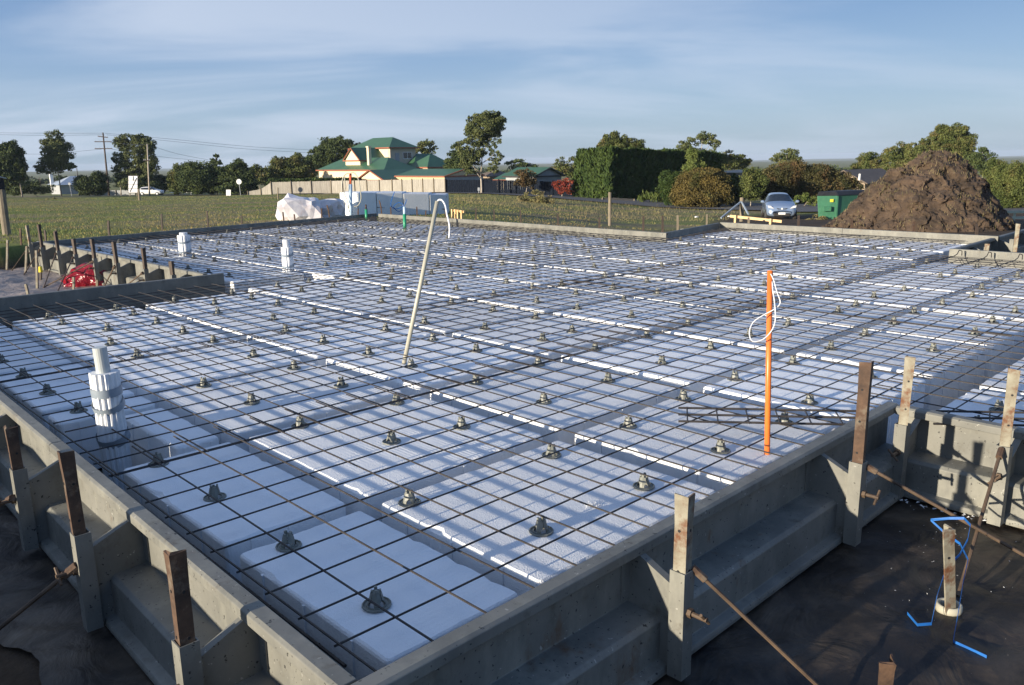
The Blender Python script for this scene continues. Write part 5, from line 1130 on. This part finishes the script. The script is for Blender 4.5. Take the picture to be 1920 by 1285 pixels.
# white car far away at the left road
M_carp = bpy.data.materials.new('silver_blue_paint'); M_carp.use_nodes = True; q = M_carp.node_tree.nodes['Principled BSDF']; q.inputs['Base Color'].default_value = (.24, .32, .46, 1); q.inputs['Metallic'].default_value = .35; q.inputs['Roughness'].default_value = .32; q.inputs['Coat Weight'].default_value = 1; q.inputs['Coat Roughness'].default_value = .05
M_wcar = mat('white_car_paint', (.75, .76, .78), rough=.25, coat=1)
M_lamp = mat('headlamp_glass', (.55, .57, .6), (.7, .7, .7), scale=30, rough=.1)
M_plate = mat('white_number_plate', (.75, .76, .75), rough=.4); M_rubber = mat('tyre_rubber', (.02, .02, .02), (.03, .03, .03), scale=9, rough=.85)
M_seat = mat('pale_seat_cloth', (.42, .42, .38), (.48, .48, .44), scale=6, rough=.9)
def car(label, loc, rz, paint, k=1.0, name='parked_car', plate=True):
    t = empty(name, loc, rz); tag(t, label, 'car')
    # sections along y (front at -y): (y, half width, z_low, z_belt, z_top, half width top)
    S = [(-1.90, .50, .30, .48, .52, .42), (-1.86, .70, .22, .56, .66, .58), (-1.72, .80, .19, .66, .80, .66), (-1.35, .845, .18, .80, .93, .68), (-.92, .85, .18, .90, 1.00, .66), (-.80, .85, .18, .92, 1.03, .66), (-.12, .85, .18, .95, 1.40, .56), (.30, .85, .18, .96, 1.47, .55), (1.00, .85, .18, .97, 1.46, .55), (1.55, .83, .20, .98, 1.36, .54), (1.86, .76, .28, .92, 1.02, .62), (1.95, .62, .40, .80, .86, .55)]
    def ring(s):
        y, hw, zl, zb, zt, ht = s; zm = (zl+zb)/2
        R_ = [(hw*.80, zl), (hw*.97, zl+.10), (hw, zm), (hw*.985, zb-.06), (hw*.95, zb), (lerp(hw, ht, .93), lerp(zb, zt, .75)), (ht*.90, zt-.02), (ht*.5, zt+.01), (0, zt+.02)]
        return [(x, y, z) for x, z in R_]+[(-x, y, z) for x, z in R_[-2::-1]]
    rings = [ring(s) for s in S]; n = len(rings[0]); b = MB(); gl = MB()
    V = [v for r_ in rings for v in r_]; Fb = []; Fg = []
    for i in range(len(S)-1):
        for j in range(n-1):
            f = (i*n+j, i*n+j+1, (i+1)*n+j+1, (i+1)*n+j)
            jj = min(j, n-2-j)
            glass = (i == 5 and jj >= 5) or (i in (6, 7, 8) and jj == 4) or (i == 5 and jj == 4) or (i == 9 and jj >= 5)
            (Fg if glass else Fb).append(f)
        Fb.append((i*n+n-1, i*n, (i+1)*n, (i+1)*n+n-1))
    Fb += [tuple(range(n)), tuple((len(S)-1)*n+k_ for k_ in range(n))]
    b.add(V, Fb); body = b.build('body', paint, t, smooth=True)
    sd = body.modifiers.new('s', 'SUBSURF'); sd.levels = 1; sd.render_levels = 1
    gl.add([(x*.992, y, z-.004) for (x, y, z) in V], Fg); gl.build('windows', M_glass, t, smooth=True)
    for sx in (-1, 1):
        m = MB(); m.prism([(sx*.42, .66), (sx*.74, .72), (sx*.79, .84), (sx*.62, .82)][::sx], -.0, .09, Matrix(((1, 0, 0, 0), (0, 0, 1, -1.845), (0, 1, 0, 0), (0, 0, 0, 1)))).build('headlamp', M_lamp, t)
        m = MB(); m.lathe([(.001, -.06), (.06, -.05), (.085, 0), (.06, .05), (.001, .06)], 10, Matrix.Translation((sx*.97, -.62, 1.0)) @ Matrix.Scale(1.35, 4, (1, 0, 0)) @ Matrix.Rotation(R(90), 4, 'X')); m.box(sx*.82-.03, sx*.93+.03, -.64, -.60, .95, .98); m.build('mirror', paint, t, smooth=False)
        m = MB().lathe([(.001, 0), (.055, 0), (.06, .03)], 12, Matrix.Translation((sx*.66, -1.84, .38)) @ Matrix.Rotation(R(-90), 4, 'X')); m.build('fog_lamp', M_black, t)
        for y in (-1.28, 1.27):
            M_ = Matrix.Translation((sx*.86, y, .29)) @ Matrix.Rotation(R(90)*sx, 4, 'Y')
            ty = MB().lathe([(.16, -.17), (.27, -.17), (.295, -.14), (.295, -.02), (.27, .0), (.19, .0), (.16, -.02)], 24, M_, cap=False).build('wheel', M_rubber, t, smooth=True)
            mm = MB().lathe([(.18, -.03), (.17, -.012), (.03, -.03), (.001, -.02)], 20, M_, cap=False).build('rim', M_lamp, ty, smooth=True)
    m = MB(); m.box(-.44, .44, -1.93, -1.80, .24, .42); m.build('lower_grille', M_black, t, bevel=.02)
    m = MB(); m.prism([(-.30, .70), (-.22, .62), (.22, .62), (.30, .70), (.12, .665), (0, .655), (-.12, .665)], 0, .1, Matrix(((1, 0, 0, 0), (0, 0, 1, -1.875), (0, 1, 0, 0), (0, 0, 0, 1)))).build('grille', M_black, t)
    m = MB(); m.lathe([(.001, 0), (.055, 0), (.055, .03), (.001, .03)], 16, Matrix.Translation((0, -1.875, .665)) @ Matrix.Rotation(R(90), 4, 'X')); m.build('badge', M_lamp, t)
    if plate: m = MB(); m.box(-.19, .19, -1.955, -1.935, .34, .45); m.build('number_plate', M_plate, t)
    for sx in (-1, 1): 
        m = MB(); m.box(sx*.37-.13, sx*.37+.13, -.325, -.31, 1.14, 1.26); m.build('sun_visor', M_seat, t, bevel=.03)
    return t
p = gw(1463, 47.5); yaw_dir = math.atan2((CAM-p).y, (CAM-p).x); car('silver blue small hatchback parked facing the slab', (p.x, p.y, ground(p.x, p.y)+.02), yaw_dir+R(90)+R(6), M_carp)
p = gw(281, 138); car('white car far off on the road behind the paddock, left', (p.x, p.y, ground(p.x, p.y)), R(45), M_wcar)
# green site bin
p = atw(1540, 418, 44); g0 = ground(p.x, p.y); t = empty('site_bin', (p.x, p.y, g0), YAW+R(6)); tag(t, 'tall green metal site bin with a black lid, half hidden by the soil heap', 'waste bin')
M_binp = mat('scuffed_green_paint', (.04, .15, .085), (.05, .19, .11), scale=4, rough=.55, c3=(.10, .16, .08), s3=8, t3=(.56, .72)); hz = atw(1540, 367, 44).z-g0
m = MB(); M0 = Matrix.Identity(4); m.add([(-.18, 0, 0), (.75, -.15, 0), (3.2, .9, 0), (2.3, 1.6, 0), (-.30, .1, hz), (.72, -.15, hz), (3.2, .9, hz), (2.2, 1.7, hz)], [(3, 2, 1, 0), (4, 5, 6, 7), (0, 1, 5, 4), (1, 2, 6, 5), (2, 3, 7, 6), (3, 0, 4, 7)]); body = m.build('body', M_binp, t, bevel=.02)
m = MB(); m.add([(-.35, .05, hz+.0), (.76, -.2, hz), (3.25, .85, hz), (2.2, 1.75, hz), (-.2, .15, hz+.22), (.7, 0, hz+.24), (3.1, .9, hz+.24), (2.15, 1.6, hz+.22)], [(3, 2, 1, 0), (4, 5, 6, 7), (0, 1, 5, 4), (1, 2, 6, 5), (2, 3, 7, 6), (3, 0, 4, 7)]); m.build('lid', M_black, t, bevel=.03)
m = MB(); m.box(-.02, .40, -.24, -.09, hz*.36, hz*.56, Matrix.Rotation(-R(8), 4, 'Z')); m.build('lifting_pocket', M_binp, t, bevel=.01)
m = MB(); m.box(.34, .52, -.122, -.116, hz*.74, hz*.86, Matrix.Rotation(-R(9), 4, 'Z')); m.build('label_patch', M_yellow, t)
m = MB(); m.box(.70, .78, -.19, -.12, 0, hz-.02); m.build('corner_post', M_binp, t)

# soil heap
wP = 25.0; ctr = gw(1722, wP+1.2); zb = ground(ctr.x, ctr.y)-.15
PROF = [(1530, 437), (1545, 432), (1568, 412), (1600, 385), (1630, 355), (1660, 327), (1678, 305), (1700, 297), (1722, 288), (1740, 284), (1768, 283), (1790, 290), (1808, 303), (1818, 318), (1835, 340), (1855, 360), (1872, 380), (1885, 405), (1895, 425), (1915, 437)]
def prof(px):
    if px <= PROF[0][0] or px >= PROF[-1][0]: return 440
    return interp(PROF)(px)
V = []; NU, NV = 280, 190; kk = wP/FPX
for j in range(NV+1):
    v = (j/NV*2-1)          # depth
    for i in range(NU+1):
        px = lerp(1515, 1930, i/NU); hpx = (440-prof(px))*.955
        # each point: depth falloff gives a mound
        dep = 2.9
        loc_h = hpx*kk*wP/wP
        f = max(0, 1-abs(v)**1.5*1.0)
        rr = f if abs(v) < 1 else 0
        # steeper where the profile is low
        wid = .35+.65*min(1, hpx/150)
        vv = v/wid; f = max(0, 1-abs(vv)**1.35) if abs(vv) < 1 else 0
        base = gw(px, wP+1.2); P_ = Vector((base.x, base.y, 0))+HF*(v*dep)
        h = loc_h*f*1.07
        q = Vector((P_.x*1.1, P_.y*1.1, h*1.1))
        if h > .02:
            k1 = min(1, h/.35)
            h += k1*(noise.noise(q*.9)*.20+noise.noise(q*2.2)*.10+abs(noise.noise(q*4.7))*.09+abs(noise.noise(q*10))*.10+abs(noise.noise(q*21))*.05-.10)
            P_ += HR*(noise.noise(q*2.5+Vector((9, 0, 0)))*.2*k1+noise.noise(q*8+Vector((5, 0, 0)))*.07*k1)+HF*(noise.noise(q*2.5+Vector((0, 9, 0)))*.24*k1+noise.noise(q*8+Vector((0, 5, 0)))*.08*k1)
        V.append((P_.x, P_.y, zb+max(-.1, h)))
F = np.array([(j*(NU+1)+i, j*(NU+1)+i+1, (j+1)*(NU+1)+i+1, (j+1)*(NU+1)+i) for j in range(NV) for i in range(NU)])
o = fastmesh('soil_heap', np.array(V)-np.array(ctr), F, M_soil); o.location = ctr; tag(o, 'big heap of brown clods and topsoil at the right', 'soil heap')
cv = []; cf = []
for _ in range(1500):
    v = V[rnd.randrange(len(V))]
    if v[2] < zb+.05: continue
    c = Vector(v)-Vector(ctr)+Vector((0, 0, .01)); r_ = .014+.055*rnd.random()**4; b0 = len(cv)
    for d_ in ((1, 0, 0), (-1, 0, 0), (0, 1, 0), (0, -1, 0), (0, 0, 1), (0, 0, -1)): cv.append(tuple(c+Vector(d_)*r_*rnd.uniform(.6, 1.4)+Vector((rnd.uniform(-.3, .3), rnd.uniform(-.3, .3), rnd.uniform(-.3, .3)))*r_))
    cf += [(b0+i_, b0+j_, b0+k_) for i_ in (0, 1) for j_ in (2, 3) for k_ in (4, 5)]
fastmesh('clods', np.array(cv), np.array(cf), M_soil, o)['kind'] = 'stuff'
# clods on the heap foot and dry grass on its crest
def s_heap():
    v = V[rnd.randrange(len(V))]
    if v[2] < zb+.3: return (float('nan'),)*4
    if noise.noise(Vector(v)*1.6) < -.02 and v[2] < zb+1.9: return (float('nan'),)*4
    return (v[0], v[1], v[2], 1)
blades('dead_grass', 9000, s_heap, .09, L_weed, 'dead grass roots clinging to the soil heap', .008)
# dirt spill beside the step form
# foam bundles behind the far corner
def foam_stack(label, pa, pb, ytop, ybot, w, dep, right_extra=0):
    pass
b = atw(524, 412, 23); 
M_wrap = mat('torn_white_film', (.74, .72, .74), (.6, .58, .62), scale=3, rough=.4, bump=.5, bscale=1.6, bdist=.08, c3=(.55, .38, .34), s3=2, t3=(.55, .75))
c = atw(562, 402, 23.6); o = blob('foam_bundle', (c.x, c.y, ground(c.x, c.y)+.12), .60, .5, .50, .34, 1.6, M_wrap, 21, sub=3, rot=YAW+.2, cube=.6, smooth=False); tag(o, 'pink tinged heap of foam under torn white film, left of the foam stack', 'foam bundle', 'wrapped bundles of foam behind the far corner')
c = atw(612, 402, 24.4); o = blob('foam_bundle', (c.x, c.y, ground(c.x, c.y)+.1), .55, .4, .42, .26, 1.9, M_wrap, 33, sub=3, rot=YAW-.1, cube=.6, smooth=False); tag(o, 'low grey white wrapped bundle between the torn heap and the foam stack', 'foam bundle', 'wrapped bundles of foam behind the far corner')
def blk(t, name, x0, x1, ytop, w0, w1, m_, ybot=412):
    a = atw(x0, ybot, w0); b_ = atw(x1, ybot, w1); zt = atw(x0, ytop, w0).z; zt2 = atw(x1, ytop+.3, w1).z; g_ = ground(a.x, a.y)-.05; n = HF*1.1
    base = t.location
    P = [Vector((a.x, a.y, g_)), Vector((b_.x, b_.y, g_)), Vector((b_.x, b_.y, g_))+n, Vector((a.x, a.y, g_))+n]
    Q = [Vector((a.x, a.y, zt)), Vector((b_.x, b_.y, zt2)), Vector((b_.x, b_.y, zt2))+n, Vector((a.x, a.y, zt))+n]
    return MB().add([p-base for p in P+Q], [(3, 2, 1, 0), (4, 5, 6, 7), (0, 1, 5, 4), (1, 2, 6, 5), (2, 3, 7, 6), (3, 0, 4, 7)]).build(name, m_, t, bevel=.03)
c = atw(640, 400, 25); t = empty('foam_stack', (c.x, c.y, ground(c.x, c.y))); tag(t, 'long white stack of foam pods with dark straps, behind the far corner', 'foam stack')
blk(t, 'pod_block', 640, 672, 361, 26.2, 25.0, M_eps); blk(t, 'pod_block', 673, 707, 360.3, 25.0, 25.5, M_eps)
for i, (x0, x1) in enumerate(((708, 757), (758, 806), (807, 838))): blk(t, 'pod_block', x0, x1, 360.6+i*1.8, 25.5+.5*i, 26.0+.5*i, M_eps)
for yy in (366.5, 389.5): MB().tube([atw(707, yy, 25.42)-c.xyz+Vector((0, 0, c.z-t.location.z)), atw(838, yy+3, 26.9)-c.xyz+Vector((0, 0, c.z-t.location.z))], .012, 4).build('strap', M_black, t)
cb = smoothp([atw(x, y, 25.3) for x, y in ((740, 360), (736, 370), (733, 385), (742, 392), (756, 386), (748, 380), (738, 388), (748, 397), (757, 388), (763, 374))]); MB().tube([p-Vector(t.location) for p in cb], .012, 5).build('loose_strap', M_blue, t)
o = blob('plastic_scrap', gpt(1306, 408, 14)+Vector((0, 0, .02)), .16, .1, .06, .3, 3, M_whitep, 41, sub=3); tag(o, 'small white scrap of plastic on the dirt beyond the step form', 'plastic scrap', 'white scraps on the dirt')
o = blob('plastic_scrap', gpt(1367, 407, 14)+Vector((0, 0, .02)), .10, .1, .06, .3, 3, M_whitep, 43, sub=3); tag(o, 'small white scrap of plastic at the left end of the profile board', 'plastic scrap', 'white scraps on the dirt')

# ------------------------------------------------------------------ light and sky
EL = R(8.8); sdir = Vector((1, -.10, 0)).normalized()*math.cos(EL)+Vector((0, 0, -math.sin(EL)))
sd_ = bpy.data.lights.new('sun', 'SUN'); sd_.energy = SUN_E; sd_.angle = R(.53); sd_.color = (1.0, .87, .68)
so = bpy.data.objects.new('sun', sd_); so.rotation_euler = sdir.to_track_quat('-Z', 'Y').to_euler(); so.location = (-30, 3, 20); col.objects.link(so)
wd = bpy.data.worlds.new('World'); scene.world = wd; wd.use_nodes = True; nt = wd.node_tree; N = nt.nodes; L = nt.links
bg = N['Background']; sky = N.new('ShaderNodeTexSky'); sky.sky_type = 'NISHITA'; sky.sun_disc = False; sky.sun_elevation = EL
# blender: sun_rotation 0 points to +Y, clockwise from above
az = math.atan2(-sdir.x, -sdir.y); sky.sun_rotation = az; sky.altitude = 50; sky.air_density = 1.0; sky.dust_density = .6; sky.ozone_density = 2.0
tc = N.new('ShaderNodeTexCoord')
mp = N.new('ShaderNodeMapping'); mp.inputs['Rotation'].default_value = (0, 0, R(44)); L.new(tc.outputs['Generated'], mp.inputs['Vector'])
# project the direction onto a high flat cloud layer: xy / (z + .12)
sp = N.new('ShaderNodeSeparateXYZ'); L.new(mp.outputs[0], sp.inputs[0])
def mth(op, a, b=None, v=None):
    m = N.new('ShaderNodeMath'); m.operation = op; L.new(a, m.inputs[0])
    if b is not None: L.new(b, m.inputs[1])
    if v is not None: m.inputs[1].default_value = v
    return m.outputs[0]
zc = mth('ADD', mth('MAXIMUM', sp.outputs[2], v=0.0), v=.13)
cx = N.new('ShaderNodeCombineXYZ'); L.new(mth('DIVIDE', sp.outputs[0], zc), cx.inputs[0]); L.new(mth('DIVIDE', sp.outputs[1], zc), cx.inputs[1])
m2 = N.new('ShaderNodeMapping'); m2.inputs['Rotation'].default_value = (0, 0, R(33)); m2.inputs['Scale'].default_value = (.40, .80, 1); m2.inputs['Location'].default_value = CLOUD_LOC; L.new(cx.outputs[0], m2.inputs['Vector'])
n1 = N.new('ShaderNodeTexNoise'); n1.inputs['Scale'].default_value = .85; n1.inputs['Detail'].default_value = 7; n1.inputs['Roughness'].default_value = .52; n1.inputs['Distortion'].default_value = .6; L.new(m2.outputs[0], n1.inputs['Vector'])
r1 = N.new('ShaderNodeMapRange'); r1.interpolation_type = 'SMOOTHSTEP'; r1.inputs['From Min'].default_value = .38; r1.inputs['From Max'].default_value = .64; r1.inputs['To Max'].default_value = .72; L.new(n1.outputs['Fac'], r1.inputs['Value'])
# thinner to the right of the view
fr = N.new('ShaderNodeMapRange'); fr.inputs['From Min'].default_value = -.35; fr.inputs['From Max'].default_value = .6; fr.inputs['To Min'].default_value = 1.0; fr.inputs['To Max'].default_value = .3; L.new(sp.outputs[0], fr.inputs['Value'])
fac = mth('MULTIPLY', r1.outputs[0], fr.outputs[0])
gr = N.new('ShaderNodeValToRGB'); els = gr.color_ramp.elements
for i, (p_, c_) in enumerate(SKYR):
    e = els[i] if i < 2 else els.new(p_)
    e.position = p_; e.color = (*c_, 1)
L.new(sp.outputs[2], gr.inputs['Fac'])
gs = N.new('ShaderNodeVectorMath'); gs.operation = 'SCALE'; gs.inputs['Scale'].default_value = SKYG; L.new(gr.outputs['Color'], gs.inputs[0])
m0 = N.new('ShaderNodeMix'); m0.data_type = 'RGBA'; m0.inputs['Factor'].default_value = .88; L.new(sky.outputs[0], m0.inputs['A']); L.new(gs.outputs[0], m0.inputs['B']); skyc = m0.outputs['Result']
mx = N.new('ShaderNodeMix'); mx.data_type = 'RGBA'; L.new(fac, mx.inputs['Factor']); L.new(skyc, mx.inputs['A']); mx.inputs['B'].default_value = CLOUD_C
L.new(mx.outputs['Result'], bg.inputs['Color']); bg.inputs['Strength'].default_value = SKY_S
if HAZE:
    hm = bpy.data.materials.new('haze_air'); hm.use_nodes = True; hn = hm.node_tree; hn.nodes.remove(hn.nodes['Principled BSDF']); pv = hn.nodes.new('ShaderNodeVolumePrincipled')
    pv.inputs['Color'].default_value = (.62, .75, .95, 1); pv.inputs['Density'].default_value = HAZE; pv.inputs['Anisotropy'].default_value = 0
    hn.links.new(pv.outputs['Volume'], hn.nodes['Material Output'].inputs['Volume'])
    hb = MB(); hb.box(-9400, 9400, -9400, 9400, -75, 16); tag(hb.build('haze', hm), 'thin pale haze hanging over the far land', 'haze', kind='stuff')
scene.view_settings.view_transform = 'Standard'; scene.view_settings.look = 'None'; scene.view_settings.exposure = EXPO; scene.view_settings.gamma = 1
scene.cycles.max_bounces = 6; scene.cycles.diffuse_bounces = 3; scene.cycles.glossy_bounces = 3; scene.cycles.transparent_max_bounces = 4
scene.cycles.sample_clamp_indirect = 6
